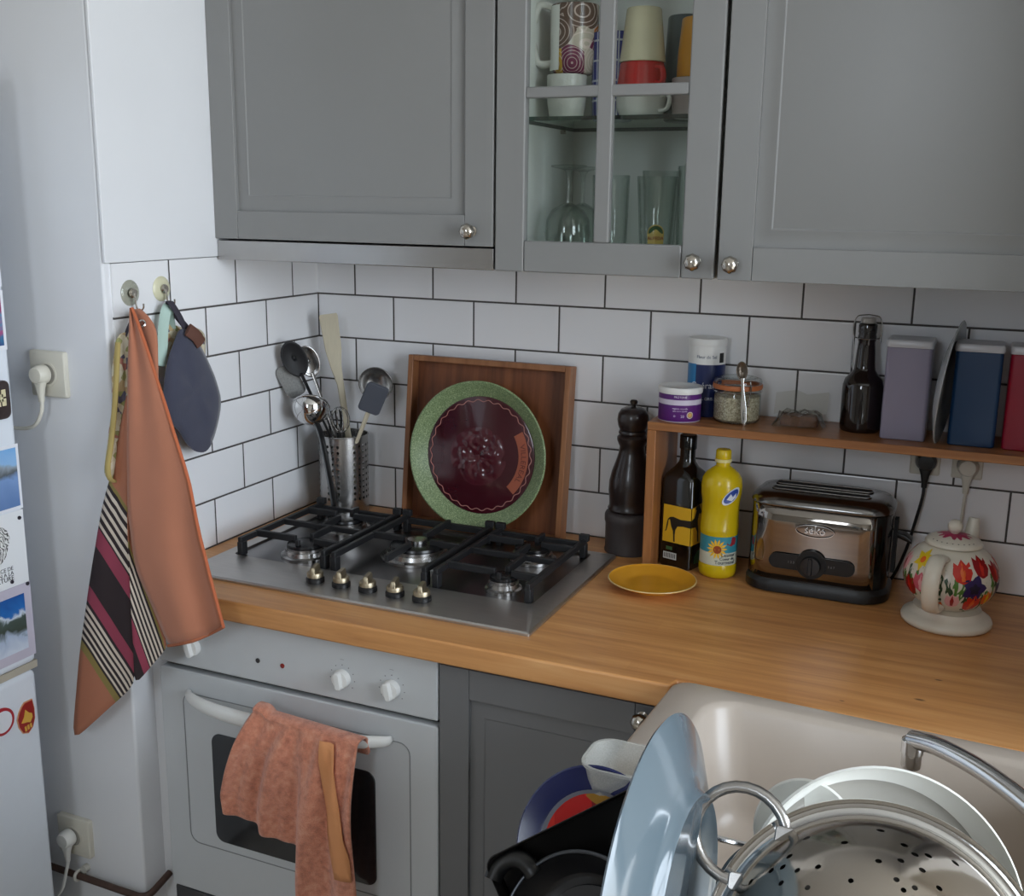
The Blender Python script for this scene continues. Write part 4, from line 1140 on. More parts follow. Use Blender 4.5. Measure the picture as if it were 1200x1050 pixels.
for lon, z, s, rt, k in flowers:
    s *= 1.28
    m1, m2 = idx[k]
    if k == 'V': kshape(PANSY, f0 + lon, z, s, rt, m1, .0007); kshape(PANSY, f0 + lon, z - .001, s * .45, .3, m2, .0010)
    elif k == 'Y':
        for q in range(6): kshape([(x * .7, y * .6 + .55) for x, y in PETAL], f0 + lon, z, s, rt + q * pi / 3, m1, .0007 + .0001 * (q % 2))
        kshape([(.3 * cos(2 * pi * i / 10), .3 * sin(2 * pi * i / 10)) for i in range(10)], f0 + lon, z, s, 0, 4, .0011)
    else:
        kshape(TULIP, f0 + lon, z, s, rt, m1, .0007); kshape([(x * .62, y * .9) for x, y in PETAL], f0 + lon, z, s * .9, rt, m2, .0010)
kmats = [KET, M('leaf_green', (78, 122, 46), .4), M('leaf_dark', (44, 72, 40), .4), M('tulip_red', (202, 40, 22), .35), M('tulip_orange', (226, 104, 32), .35), M('tulip_deep_red', (150, 14, 20), .35), M('daffodil_yellow', (228, 196, 30), .4), M('blossom_pink', (206, 92, 110), .4), M('blossom_pale', (226, 168, 170), .4), M('pansy_violet', (44, 26, 84), .35), M('pansy_dark', (20, 14, 40), .35)]
kb.build('kettle_body', kmats, t, smooth=60)
b = MB(); b.lathe([(0, .1438), (.047, .1438), (.0475, .146), (.044, .151), (.032, .157), (.016, .1605), (0, .161)], 48, 0)
for q in range(6):
    a = q * pi / 3 + .2
    vs = []
    for (r, w) in ((.004, .004), (.016, .010), (.026, .011), (.034, .004)):
        z = .1612 - .0008 - (r / .047) ** 2 * .0125 + .0016
        for s in (-1, 1): vs.append((r * cos(a) - s * w * sin(a), r * sin(a) + s * w * cos(a), z))
    b.add(vs, [(0, 1, 3, 2), (2, 3, 5, 4), (4, 5, 7, 6)], 1)
for q in range(9):
    a = -pi / 2 - .9 + q * .22
    b.lathe([(0, 0), (.0011, 0), (.0011, .0006), (0, .0006)], 8, 2, T((.0415 * cos(a), .0415 * sin(a), .1535)))
ld = b.build('lid', [KET, M('lid_magenta', (170, 38, 84), .35), BLK], t, smooth=60)
b = MB(); b.lathe([(0, .1605), (.006, .1605), (.0065, .164)] + [(.0125 * sin(a), .1735 - .0125 * cos(a)) for a in [.6 + (pi - .6) * i / 10 for i in range(11)]], 28); b.build('knob', KET, ld, smooth=60)
ha = -pi / 2 - .26
hd_ = Vector((cos(ha), sin(ha), 0))
b = MB(); b.tube(smoothpath([hd_ * .060 + Vector((0, 0, .131)), hd_ * .082 + Vector((0, 0, .134)), hd_ * .100 + Vector((0, 0, .122)), hd_ * .108 + Vector((0, 0, .098)), hd_ * .105 + Vector((0, 0, .070)), hd_ * .092 + Vector((0, 0, .050)), hd_ * .066 + Vector((0, 0, .047))], 5), .0125, 16, flat=(1.15, .55)); b.build('handle', KET, t, smooth=60)
sa = pi / 2 - .30
sd = Vector((cos(sa), sin(sa), 0))
b = MB(); b.tube(smoothpath([sd * .062 + Vector((0, 0, .085)), sd * .086 + Vector((0, 0, .112)), sd * .092 + Vector((0, 0, .140)), sd * .097 + Vector((0, 0, .168))], 5), [.020 - .011 * i / 15 for i in range(16)], 16); b.build('spout', KET, t, smooth=60)
# ================================================================== INSIDE THE GLAZED CABINET
ZC, ZG = 1.5055, 1.7520     # cabinet floor, top of the glass shelf
def vessel(name, label, cat, loc, prof, mat, th=.003, inv=0, handle=None, group=None, body='mug_body', hm=None, n=40, extra=None):
    """hollow cup from an outer profile; inv = stands upside down (height given)"""
    t = thing(name, label, cat, loc, (pi, 0, 0) if inv else (0, 0, 0), group)
    t.location.z = loc[2] + (inv if inv else 0)
    inner = [(max(r - th, 0.0), z + (th if i == 0 else 0)) for i, (r, z) in enumerate(prof)]
    pr = [(0, prof[0][1])] + prof + [(prof[-1][0] - th / 2, prof[-1][1] + th * .4)] + inner[::-1] + [(0, prof[0][1] + th)]
    b = MB(); b.lathe(pr, n); bo = b.build(body, mat, t, smooth=50)
    if handle:
        ang, r0, z0, z1, out, rad = handle
        dx, dy = cos(ang), sin(ang)
        pts = smoothpath([(dx * r0, dy * r0, z1), (dx * (r0 + out * .7), dy * (r0 + out * .7), z1 + .002), (dx * (r0 + out), dy * (r0 + out), (z0 + z1) / 2 + .006), (dx * (r0 + out * .75), dy * (r0 + out * .75), z0 + .003), (dx * r0, dy * r0, z0)], 5)
        h = MB(); h.tube(pts, rad, 12, flat=(1.3, .8)); h.build('handle', hm or mat, t, smooth=60)
    return t, bo
# left pane: embossed white mug with the patchwork mug standing on it, blue tumbler beside
EMB = M('embossed_white', (200, 200, 192), .3, bump=.5, bs=120, bd=.003)
vessel('mug', 'small white embossed mug on the glass shelf under the patchwork mug', 'mug', (0.688, -0.215, ZG), [(.026, 0), (.031, .006), (.035, .030), (.036, .060), (.036, .078)], EMB)
PATCH = NT('patchwork_print')
v = PATCH.coord('Object'); vo = PATCH.new('ShaderNodeTexVoronoi', Scale=22.0); PATCH.link(v, vo.inputs['Vector'])
sp_ = PATCH.n.new('ShaderNodeSeparateColor'); PATCH.link(vo.outputs['Color'], sp_.inputs[0])
base = PATCH.ramp(sp_.outputs[1], [(0, (108, 40, 70)), (.3, (206, 112, 44)), (.45, (96, 74, 62)), (.62, (188, 176, 160)), (.8, (120, 44, 84)), (.92, (206, 166, 60))], 'CONSTANT')
rng_ = PATCH.math('LESS_THAN', PATCH.math('ABSOLUTE', PATCH.math('SINE', PATCH.math('MULTIPLY', vo.outputs['Distance'], 26.0))), .32)
PATCH.set(Base_Color=PATCH.mix(PATCH.math('MULTIPLY', rng_, .6), base, lin((226, 206, 196))), Roughness=.25)
t, bo = vessel('mug', 'tall mug with a colourful patchwork print and a white handle', 'mug', (0.695, -0.200, ZG + .0805), [(.030, 0), (.037, .004), (.042, .030), (.043, .100), (.043, .118)], PATCH.m, handle=(pi + .30, .040, .020, .116, .036, .0085), hm=PORC)
b = MB(); arc_patch(b, .0436, pi + .05, pi + 1.25, .006, .116, 0); b.build('blank_band', PORC, bo)
bt = NT('blue_tile_print')
tc = bt.n.new('ShaderNodeTexCoord'); s3 = bt.n.new('ShaderNodeSeparateXYZ'); bt.link(tc.outputs['Object'], s3.inputs[0])
ang = bt.math('ARCTAN2', s3.outputs[1], s3.outputs[0])
fx = bt.math('FRACT', bt.math('MULTIPLY', ang, 18 / (2 * pi))); fz = bt.math('FRACT', bt.math('MULTIPLY', s3.outputs[2], 1 / .034))
gx = bt.math('LESS_THAN', bt.math('ABSOLUTE', bt.math('SUBTRACT', fx, .5)), .40); gz = bt.math('LESS_THAN', bt.math('ABSOLUTE', bt.math('SUBTRACT', fz, .5)), .45)
bt.set(Base_Color=bt.mix(bt.math('MULTIPLY', gx, gz), lin((186, 190, 204)), lin((48, 56, 128))), Roughness=.25)
vessel('tumbler', 'dark blue tumbler with a white grid pattern beside the patchwork mug', 'tumbler', (0.766, -0.185, ZG), [(.034, 0), (.037, .004), (.039, .060), (.040, .150)], bt.m, body='tumbler_body')
# right pane
vessel('cup', 'low white cup at the bottom of the stack on the glass shelf', 'cup', (0.836, -0.238, ZG), [(.030, 0), (.037, .004), (.043, .018), (.0445, .046)], PORC, handle=(-.35, .041, .012, .036, .020, .0042), body='cup_body')
t, bo = vessel('cup', 'red cup upside down on the low white cup, under the cream beaker', 'cup', (0.836, -0.238, ZG + .0485), [(.0365, 0), (.0385, .003), (.0405, .020), (.0445, .044)], M('red_glaze', (186, 40, 38), .18), inv=.0445, handle=(.6, .040, .010, .034, .018, .0045), body='cup_body')
vessel('beaker', 'cream beaker standing upside down on the red cup', 'beaker', (0.836, -0.238, ZG + .0938), [(.028, 0), (.0300, .002), (.0365, .060), (.0400, .088)], M('cream_glaze', (216, 208, 176), .16), inv=.088, body='beaker_body')
vessel('cup', 'black cup under the dark green beaker at the back of the glass shelf', 'cup', (0.883, -0.135, ZG), [(.030, 0), (.034, .003), (.036, .040), (.037, .066)], M('black_glaze', (34, 32, 34), .3), body='cup_body')
vessel('beaker', 'dark grey green beaker upside down on the black cup', 'beaker', (0.883, -0.135, ZG + .0685), [(.030, 0), (.0325, .003), (.036, .080), (.037, .112)], M('slate_glaze', (72, 84, 84), .3), inv=.113, body='beaker_body')
vessel('cup', 'pinkish grey cup under the mustard beaker at the right of the glass shelf', 'cup', (0.921, -0.215, ZG), [(.028, 0), (.033, .003), (.0355, .030), (.036, .066)], M('pink_grey_glaze', (172, 158, 154), .3), body='cup_body')
vessel('beaker', 'mustard yellow beaker at the right end of the glass shelf', 'beaker', (0.9245, -0.205, ZG + .0683), [(.025, 0), (.029, .003), (.034, .060), (.035, .098)], M('mustard_glaze', (206, 142, 40), .25), inv=.099, body='beaker_body')
# stem glasses upside down
def goblet(label, x, y, s=1.0, group=None):
    t = thing('stem_glass', label, 'glass', (x, y, ZC))
    b = MB(); b.lathe([(.034 * s, 0), (.0400 * s, .020), (.0425 * s, .045), (.0400 * s, .070), (.030 * s, .088), (.012 * s, .098), (.004 * s, .101)], 40)
    b.lathe([(.032 * s, .0004), (.038 * s, .020), (.0405 * s, .045), (.038 * s, .069), (.028 * s, .086), (.011 * s, .0955), (0, .0985)], 40); b.build('bowl', WARE, t, smooth=60)
    b = MB(); b.lathe([(.0042, .1012), (.0036, .115), (.0036, .145), (.006, .156), (.010, .160)], 20); b.build('stem', WARE, t, smooth=60)
    b = MB(); b.lathe([(0, .1602), (.010, .1602), (.032 * s, .165), (.0335 * s, .167), (.032 * s, .1685), (.008, .170), (0, .170)], 40); b.build('foot', WARE, t, smooth=60)
goblet('upturned stem glass at the front left of the cabinet floor', 0.692, -0.205)
goblet('upturned stem glass at the back left of the cabinet floor', 0.680, -0.095, .9)
def tumbler_glass(label, x, y, r0, r1, h, name='tall_glass'):
    t = thing(name, label, 'glass', (x, y, ZC))
    b = MB(); b.lathe([(0, 0), (r0, 0), (r0 + .0005, .003), (r1, h), (r1 - .0008, h + .001), (r1 - .002, h), (r0 - .0015, .012), (0, .010)], 44); b.build('glass_body', WARE, t, smooth=60)
    return t
tumbler_glass('tall straight glass standing behind the central glazing bar', 0.775, -0.205, .030, .034, .150)
tumbler_glass('tall clear glass at the left of the right hand pane', 0.848, -0.130, .027, .036, .160)
t = tumbler_glass('conical beer glass with a green and yellow label', 0.868, -0.225, .026, .036, .148)
b = MB(); CA = -pi / 2 + .30
def rad_at(z): return .026 + .010 * z / .148 + .0007
def lab(pts, mi, h):
    vs = [((rad_at(z) + h) * cos(CA + x / .030), (rad_at(z) + h) * sin(CA + x / .030), z) for x, z in pts]
    cx, cz = sum(p[0] for p in pts) / len(pts), sum(p[1] for p in pts) / len(pts)
    vs.append(((rad_at(cz) + h) * cos(CA + cx / .030), (rad_at(cz) + h) * sin(CA + cx / .030), cz)); k = len(pts)
    b.add(vs, [(i, (i + 1) % k, k) for i in range(k)], mi)
LZ = .012
half = [(.0150 * cos(pi * i / 14), .038 + LZ + .0155 * sin(pi * i / 14)) for i in range(15)]
lab(half + [(x_, .020 + LZ) for x_ in (-.0150, -.008, 0, .008, .0150)], 1, 0)
lab([(x * .88, .038 + LZ + (z - .038 - LZ) * .88) for x, z in half], 0, .0003)
add_text(b, 'ALPEDA', .0082, 2, wrap=(rad_at(.03 + LZ) + .0004, CA, .0295 + LZ))
b.build('label', [M('label_leaf', (48, 92, 44), .4), M('label_gold', (212, 184, 88), .4), M('label_red_print', (150, 46, 24), .4)], t)
tumbler_glass('wide clear glass at the back right of the cabinet floor', 0.925, -0.120, .031, .036, .172)
tumbler_glass('straight clear glass at the front right of the cabinet floor', 0.9365, -0.225, .029, .031, .165)
# ================================================================== LEFT WALL: HOOKS AND WHAT HANGS THERE
def hook(label, y, z, col):
    t = thing('suction_hook', label, 'hook', (0.0004, y, z))
    b = MB(); X = frame((0, 0, 0), (1, 0, 0)); b.lathe([(0, 0), (.0235, 0), (.0225, .0012), (.012, .004), (0, .0055)], 36, 0, X); b.build('suction_cup', col, t, smooth=60)
    b = MB(); b.lathe([(0, .0056), (.0085, .0056), (.009, .008), (.007, .011), (0, .0115)], 24, 0, X)
    b.tube(smoothpath([(.010, 0, 0), (.012, 0, -.012), (.014, 0, -.026), (.022, 0, -.031), (.029, 0, -.026), (.030, 0, -.018)], 4), .0016, 8); b.build('metal_hook', NICKEL, t)
hook('clear suction hook on the tiles holding the tea towel', -0.607, 1.437, m_ware_glass('clear_suction', (238, 238, 232), (200, 200, 190)))
hook('yellowed suction hook on the tiles holding the blue pot holder', -0.524, 1.439, M('yellowed_vinyl', (206, 202, 172), .3))
TOW_A = [
 [(0.040,-0.673,1.264,124),(0.047,-0.680,1.264,125),(0.049,-0.683,1.262,126),(0.049,-0.682,1.259,126),(0.051,-0.684,1.257,127),(0.057,-0.692,1.256,128)],
 [(0.035,-0.685,1.221,145),(0.045,-0.692,1.222,144),(0.049,-0.695,1.222,143),(0.051,-0.693,1.221,143),(0.054,-0.695,1.221,142),(0.064,-0.702,1.222,141)],
 [(0.027,-0.691,1.176,165),(0.038,-0.698,1.180,163),(0.044,-0.700,1.181,161),(0.048,-0.698,1.182,158),(0.054,-0.700,1.184,156),(0.065,-0.706,1.187,154)],
 [(0.017,-0.694,1.130,184),(0.030,-0.701,1.136,181),(0.038,-0.703,1.139,177),(0.043,-0.701,1.142,174),(0.051,-0.702,1.145,170),(0.064,-0.709,1.151,167)],
 [(-0.003,-0.697,1.083,208),(0.014,-0.704,1.090,202),(0.026,-0.705,1.096,196),(0.035,-0.703,1.101,191),(0.047,-0.705,1.107,185),(0.063,-0.711,1.114,180)],
 [(-0.018,-0.699,1.035,229),(0.002,-0.706,1.045,222),(0.017,-0.708,1.053,214),(0.029,-0.706,1.060,207),(0.043,-0.707,1.068,199),(0.063,-0.714,1.077,192)],
 [(-0.031,-0.700,0.986,248),(-0.009,-0.707,0.999,240),(0.009,-0.709,1.009,231),(0.023,-0.707,1.018,222),(0.040,-0.709,1.028,213),(0.062,-0.715,1.040,205)],
 [(-0.045,-0.701,0.936,268),(-0.019,-0.708,0.952,258),(0.001,-0.710,0.964,248),(0.017,-0.708,0.976,238),(0.036,-0.710,0.988,227),(0.060,-0.716,1.002,217)],
 [(-0.057,-0.703,0.886,287),(-0.029,-0.709,0.904,276),(-0.007,-0.711,0.919,264),(0.012,-0.709,0.933,252),(0.033,-0.710,0.948,241),(0.060,-0.717,0.964,229)],
 [(-0.069,-0.704,0.835,306),(-0.039,-0.710,0.856,293),(-0.014,-0.712,0.874,280),(0.007,-0.710,0.890,267),(0.031,-0.711,0.907,254),(0.060,-0.718,0.926,241)],
 [(-0.082,-0.705,0.784,325),(-0.049,-0.711,0.807,311),(-0.021,-0.713,0.828,296),(0.003,-0.711,0.846,282),(0.029,-0.712,0.866,267),(0.060,-0.719,0.888,253)],
 [(-0.093,-0.706,0.732,344),(-0.057,-0.712,0.758,328),(-0.028,-0.714,0.781,312),(-0.002,-0.712,0.802,296),(0.027,-0.713,0.824,280),(0.060,-0.720,0.849,265)],
 [(-0.102,-0.707,0.679,362),(-0.065,-0.713,0.709,345),(-0.033,-0.715,0.735,327),(-0.005,-0.713,0.758,310),(0.026,-0.714,0.783,293),(0.060,-0.720,0.810,276)],
 [(-0.112,-0.708,0.626,379),(-0.072,-0.714,0.659,361),(-0.038,-0.716,0.687,343),(-0.009,-0.714,0.713,325),(0.023,-0.715,0.741,307),(0.060,-0.721,0.770,288)],
 [(-0.121,-0.709,0.572,397),(-0.079,-0.715,0.608,378),(-0.044,-0.717,0.639,358),(-0.013,-0.715,0.668,339),(0.021,-0.716,0.698,320),(0.059,-0.722,0.731,300)],
]
TOW_B = [
 [(0.065,-0.717,1.061,190),(0.063,-0.715,1.060,190),(0.061,-0.713,1.060,190),(0.059,-0.711,1.059,190),(0.057,-0.709,1.058,190)],
 [(0.063,-0.718,1.021,190),(0.062,-0.716,1.023,190),(0.062,-0.714,1.024,190),(0.061,-0.712,1.026,190),(0.061,-0.710,1.028,190)],
 [(0.062,-0.719,0.981,203),(0.063,-0.717,0.985,200),(0.063,-0.715,0.989,196),(0.064,-0.713,0.993,193),(0.065,-0.711,0.997,190)],
 [(0.062,-0.720,0.940,215),(0.064,-0.718,0.947,210),(0.065,-0.716,0.953,206),(0.067,-0.713,0.960,201),(0.069,-0.711,0.966,196)],
 [(0.062,-0.721,0.899,227),(0.066,-0.719,0.908,220),(0.070,-0.716,0.918,213),(0.073,-0.714,0.927,206),(0.077,-0.712,0.936,199)],
 [(0.062,-0.722,0.858,238),(0.071,-0.719,0.870,227),(0.079,-0.717,0.883,216),(0.087,-0.715,0.895,205),(0.095,-0.713,0.907,195)],
 [(0.063,-0.723,0.817,250),(0.074,-0.720,0.832,236),(0.086,-0.718,0.847,221),(0.098,-0.716,0.863,207),(0.110,-0.713,0.878,193)],
 [(0.062,-0.724,0.774,262),(0.078,-0.721,0.793,244),(0.093,-0.719,0.812,227),(0.109,-0.717,0.830,209),(0.124,-0.714,0.849,191)],
 [(0.061,-0.725,0.732,275),(0.081,-0.722,0.754,253),(0.100,-0.720,0.776,232),(0.119,-0.717,0.798,211),(0.138,-0.715,0.819,190)],
]
TOW_C = [
 [(0.044,-0.657,1.416,0),(0.048,-0.661,1.417,0),(0.048,-0.659,1.416,0),(0.044,-0.654,1.416,0),(0.044,-0.653,1.416,0),(0.049,-0.658,1.416,0),(0.053,-0.661,1.417,0),(0.051,-0.659,1.417,0)],
 [(0.047,-0.664,1.384,0),(0.053,-0.668,1.385,0),(0.054,-0.665,1.385,0),(0.052,-0.660,1.385,0),(0.055,-0.660,1.385,0),(0.062,-0.664,1.386,0),(0.067,-0.666,1.387,0),(0.068,-0.663,1.387,0)],
 [(0.049,-0.671,1.352,0),(0.057,-0.675,1.353,0),(0.060,-0.671,1.353,0),(0.061,-0.667,1.353,0),(0.066,-0.667,1.354,0),(0.075,-0.670,1.356,0),(0.081,-0.672,1.357,0),(0.084,-0.668,1.357,0)],
 [(0.052,-0.679,1.319,0),(0.062,-0.681,1.321,0),(0.066,-0.677,1.322,0),(0.069,-0.673,1.322,0),(0.077,-0.674,1.324,0),(0.087,-0.677,1.326,0),(0.095,-0.677,1.327,0),(0.099,-0.673,1.328,0)],
 [(0.058,-0.688,1.288,0),(0.069,-0.690,1.290,0),(0.074,-0.686,1.291,0),(0.080,-0.682,1.292,0),(0.090,-0.683,1.294,0),(0.102,-0.685,1.296,0),(0.110,-0.684,1.298,0),(0.115,-0.679,1.298,0)],
 [(0.063,-0.698,1.257,0),(0.076,-0.700,1.259,0),(0.083,-0.695,1.260,0),(0.092,-0.692,1.262,0),(0.104,-0.693,1.264,0),(0.116,-0.694,1.267,0),(0.125,-0.691,1.269,0),(0.133,-0.687,1.270,0)],
 [(0.070,-0.708,1.225,0),(0.083,-0.709,1.228,0),(0.093,-0.704,1.230,0),(0.103,-0.702,1.232,0),(0.117,-0.703,1.235,0),(0.131,-0.703,1.238,0),(0.140,-0.699,1.240,0),(0.150,-0.695,1.242,0)],
 [(0.071,-0.713,1.193,0),(0.087,-0.713,1.196,0),(0.098,-0.710,1.199,0),(0.112,-0.708,1.202,0),(0.128,-0.709,1.205,0),(0.142,-0.708,1.208,0),(0.153,-0.704,1.210,0),(0.165,-0.701,1.213,0)],
 [(0.070,-0.715,1.160,0),(0.087,-0.715,1.163,0),(0.102,-0.712,1.166,0),(0.118,-0.711,1.170,0),(0.135,-0.712,1.174,0),(0.150,-0.710,1.177,0),(0.162,-0.704,1.180,0),(0.177,-0.703,1.183,0)],
 [(0.070,-0.717,1.126,0),(0.088,-0.717,1.130,0),(0.105,-0.715,1.134,0),(0.123,-0.714,1.139,0),(0.142,-0.714,1.143,0),(0.157,-0.711,1.146,0),(0.170,-0.705,1.149,0),(0.188,-0.704,1.153,0)],
 [(0.069,-0.719,1.092,0),(0.089,-0.719,1.097,0),(0.108,-0.717,1.102,0),(0.129,-0.718,1.107,0),(0.148,-0.717,1.112,0),(0.163,-0.712,1.115,0),(0.177,-0.706,1.118,0),(0.198,-0.706,1.123,0)],
 [(0.069,-0.721,1.058,0),(0.091,-0.721,1.064,0),(0.112,-0.720,1.069,0),(0.133,-0.721,1.075,0),(0.152,-0.719,1.080,0),(0.168,-0.712,1.083,0),(0.183,-0.706,1.087,0),(0.205,-0.708,1.093,0)],
 [(0.073,-0.721,1.024,0),(0.095,-0.722,1.030,0),(0.117,-0.722,1.037,0),(0.140,-0.723,1.043,0),(0.158,-0.720,1.048,0),(0.172,-0.712,1.051,0),(0.189,-0.706,1.055,0),(0.212,-0.710,1.062,0)],
 [(0.076,-0.722,0.990,0),(0.100,-0.723,0.997,0),(0.123,-0.724,1.004,0),(0.146,-0.725,1.011,0),(0.164,-0.721,1.016,0),(0.177,-0.711,1.019,0),(0.194,-0.706,1.023,0),(0.219,-0.711,1.032,0)],
 [(0.080,-0.722,0.955,0),(0.105,-0.724,0.963,0),(0.130,-0.726,0.972,0),(0.152,-0.727,0.979,0),(0.169,-0.721,0.984,0),(0.183,-0.711,0.986,0),(0.201,-0.706,0.991,0),(0.228,-0.712,1.001,0)],
 [(0.098,-0.722,0.922,0),(0.122,-0.725,0.931,0),(0.146,-0.728,0.941,0),(0.167,-0.728,0.948,0),(0.181,-0.721,0.952,0),(0.193,-0.710,0.954,0),(0.210,-0.706,0.960,0),(0.237,-0.714,0.971,0)],
 [(0.114,-0.722,0.890,0),(0.138,-0.726,0.900,0),(0.162,-0.731,0.909,0),(0.181,-0.730,0.917,0),(0.193,-0.721,0.920,0),(0.203,-0.709,0.922,0),(0.220,-0.706,0.928,0),(0.246,-0.715,0.940,0)],
 [(0.130,-0.723,0.857,0),(0.154,-0.728,0.868,0),(0.177,-0.733,0.878,0),(0.194,-0.731,0.885,0),(0.204,-0.720,0.888,0),(0.212,-0.709,0.890,0),(0.229,-0.707,0.897,0),(0.256,-0.717,0.909,0)],
 [(0.144,-0.723,0.824,0),(0.168,-0.730,0.833,0),(0.191,-0.735,0.842,0),(0.206,-0.732,0.847,0),(0.213,-0.720,0.849,0),(0.222,-0.708,0.853,0),(0.239,-0.708,0.863,0),(0.265,-0.718,0.879,0)],
]
TOW_D = [
 [(0.028,-0.639,1.412,0),(0.042,-0.644,1.413,0),(0.050,-0.644,1.414,0),(0.054,-0.639,1.414,0)],
 [(0.042,-0.644,1.388,0),(0.062,-0.649,1.390,0),(0.077,-0.649,1.390,0),(0.088,-0.644,1.391,0)],
 [(0.057,-0.649,1.364,0),(0.075,-0.654,1.365,0),(0.088,-0.654,1.366,0),(0.096,-0.649,1.366,0)],
 [(0.069,-0.654,1.340,0),(0.084,-0.659,1.341,0),(0.094,-0.659,1.342,0),(0.099,-0.654,1.342,0)],
 [(0.082,-0.659,1.316,0),(0.093,-0.664,1.317,0),(0.100,-0.664,1.318,0),(0.102,-0.659,1.317,0)],
 [(0.096,-0.666,1.292,0),(0.104,-0.671,1.294,0),(0.108,-0.671,1.294,0),(0.107,-0.666,1.293,0)],
]

tw = NT('tea_towel_stripes')
tc = tw.n.new('ShaderNodeTexCoord'); s3 = tw.n.new('ShaderNodeSeparateXYZ'); tw.link(tc.outputs['UV'], s3.inputs[0])
OR, BK, WH, PK, OL = (172, 111, 84), (46, 34, 36), (214, 200, 184), (150, 62, 82), (140, 124, 70)
stops = [(0, OR), (.06, OL)]
p = .085
for k in range(5):
    stops += [(p, BK), (p + .024, WH)]; p += .047
stops += [(p, BK), (p + .012, PK), (p + .10, BK), (p + .30, PK)]
p += .375
for k in range(5):
    stops += [(p, BK), (p + .018, WH)]; p += .036
stops += [(p, BK), (p + .012, OL), (min(p + .055, .99), OR)]
nz = tw.new('ShaderNodeTexNoise', Scale=900.0); tw.link(tc.outputs['Object'], nz.inputs['Vector'])
col = tw.ramp(s3.outputs[0], stops, 'CONSTANT')
tw.set(Base_Color=tw.mix(.12, col, nz.outputs['Color'], 'OVERLAY'), Roughness=.9)
tw.bump(nz.outputs['Fac'], .25, .0008)
ORM = M('tea_towel_plain', (172, 111, 84), .9, var=.07, vs=12, bump=.3, bs=900, sheen=.2)
t = thing('tea_towel', 'rust coloured tea towel with black, white and pink stripes hanging from a hook on the left wall', 'towel', (0.03, -0.63, 1.42))
t['label'] = 'rust tea towel with black, white and pink stripes hanging from a hook'
o0 = Vector((0.03, -0.63, 1.42))
def uvmesh(name, rows, mat, parent, lo=185.0, hi=340.0):
    b = MB(); b.grid([[Vector(q[:3]) - o0 for q in r] for r in rows]); n = len(rows[0])
    ob = b.build(name, mat, parent, solid=.0016, smooth=80, sub=1)
    uv = ob.data.uv_layers.new(name='UVMap'); flat = [q[3] for r in rows for q in r]
    for l in ob.data.loops: uv.data[l.index].uv = ((flat[l.vertex_index] - lo) / (hi - lo), 0.5)
    return ob
uvmesh('striped_fold', TOW_A, tw.m, t)
uvmesh('striped_fold', TOW_B, tw.m, t)
uvmesh('plain_front', TOW_C, ORM, t)
uvmesh('plain_back', TOW_D, ORM, t)
b = MB(); b.tube([Vector(r[-1][:3]) - o0 for r in TOW_C], .0032, 8, flat=(1, .6)); b.build('hem', M('orange_hem', (182, 98, 62), .85, bump=.3, bs=600), t)
b = MB(); pts = [Vector(q[:3]) - o0 for q in TOW_C[-1]]; b.tube(pts, .0028, 8); b.build('hem', M('tea_towel_edge', (160, 94, 64), .9), t)
b = MB(); ey = Vector(TOW_D[1][1][:3]) - o0 + Vector((.004, -.004, .0)); X = frame(ey, (1, -1, .3)); b.lathe([(.0035, 0), (.0062, 0), (.0066, .0012), (.0045, .002), (.0035, .0010)], 24, 0, X); b.build('eyelet', CHROME, t)
b = MB(); b.tube(smoothpath([(0.0225 - .03, -0.609 + .63, 1.4075 - 1.42), (0.030 - .03, -0.620 + .63, 1.404 - 1.42), (0.0345 - .03, -0.632 + .63, 1.409 - 1.42), (0.032 - .03, -0.640 + .63, 1.400 - 1.42)], 4), .003, 8); b.build('hanging_loop', ORM, t)

def cushion(name, outline, x, mat, parent, org, th=.012, lean=0.0, rings=5):
    """quilted flat shape in the y-z plane, puffed towards +x"""
    cy = sum(p[0] for p in outline) / len(outline); cz = sum(p[1] for p in outline) / len(outline)
    pl = smoothpath([(0, p[0], p[1]) for p in outline], 4, True)
    loops = []
    for s, sg in [(k / rings, 1) for k in range(1, rings + 1)] + [(k / rings, -1) for k in range(rings, 0, -1)]:
        loops.append([(x + lean * (q.z - cz) + sg * th * math.sqrt(max(0, 1 - s ** 3)) * (1 + .25 * sin(40 * q.z + 30 * q.y)) + sg * .0015 - org[0], cy + (q.y - cy) * s - org[1], cz + (q.z - cz) * s - org[2]) for q in pl])
    b = MB(); b.loft(loops, True, True); return b.build(name, mat, parent, smooth=70)
MITT = [(-0.531, 1.365), (-0.551, 1.342), (-0.574, 1.3), (-0.588, 1.241), (-0.582, 1.204), (-0.553, 1.178), (-0.529, 1.145), (-0.501, 1.124), (-0.471, 1.123), (-0.445, 1.154), (-0.425, 1.208), (-0.435, 1.252), (-0.453, 1.289), (-0.478, 1.329), (-0.507, 1.36)]
FLO1 = [(-0.669, 1.359), (-0.623, 1.36), (-0.612, 1.304), (-0.630, 1.196), (-0.655, 1.153), (-0.680, 1.112), (-0.714, 1.118), (-0.717, 1.141), (-0.703, 1.177), (-0.689, 1.236)]
FLO2 = [(-0.529, 1.373), (-0.482, 1.362), (-0.45, 1.359), (-0.426, 1.343), (-0.426, 1.309), (-0.436, 1.28), (-0.473, 1.26), (-0.525, 1.275), (-0.546, 1.311), (-0.545, 1.351)]
NAVYC = M('navy_cloth', (64, 66, 82), .95, var=.16, vs=30, bump=.5, bs=420, sheen=.3)
g0 = (0.035, -0.52, 1.39)
t = thing('pot_holder', 'navy blue leaf shaped pot holder hanging from the yellowed hook', 'pot holder', g0)
cushion('quilted_pad', MITT, .046, NAVYC, t, g0, .011)
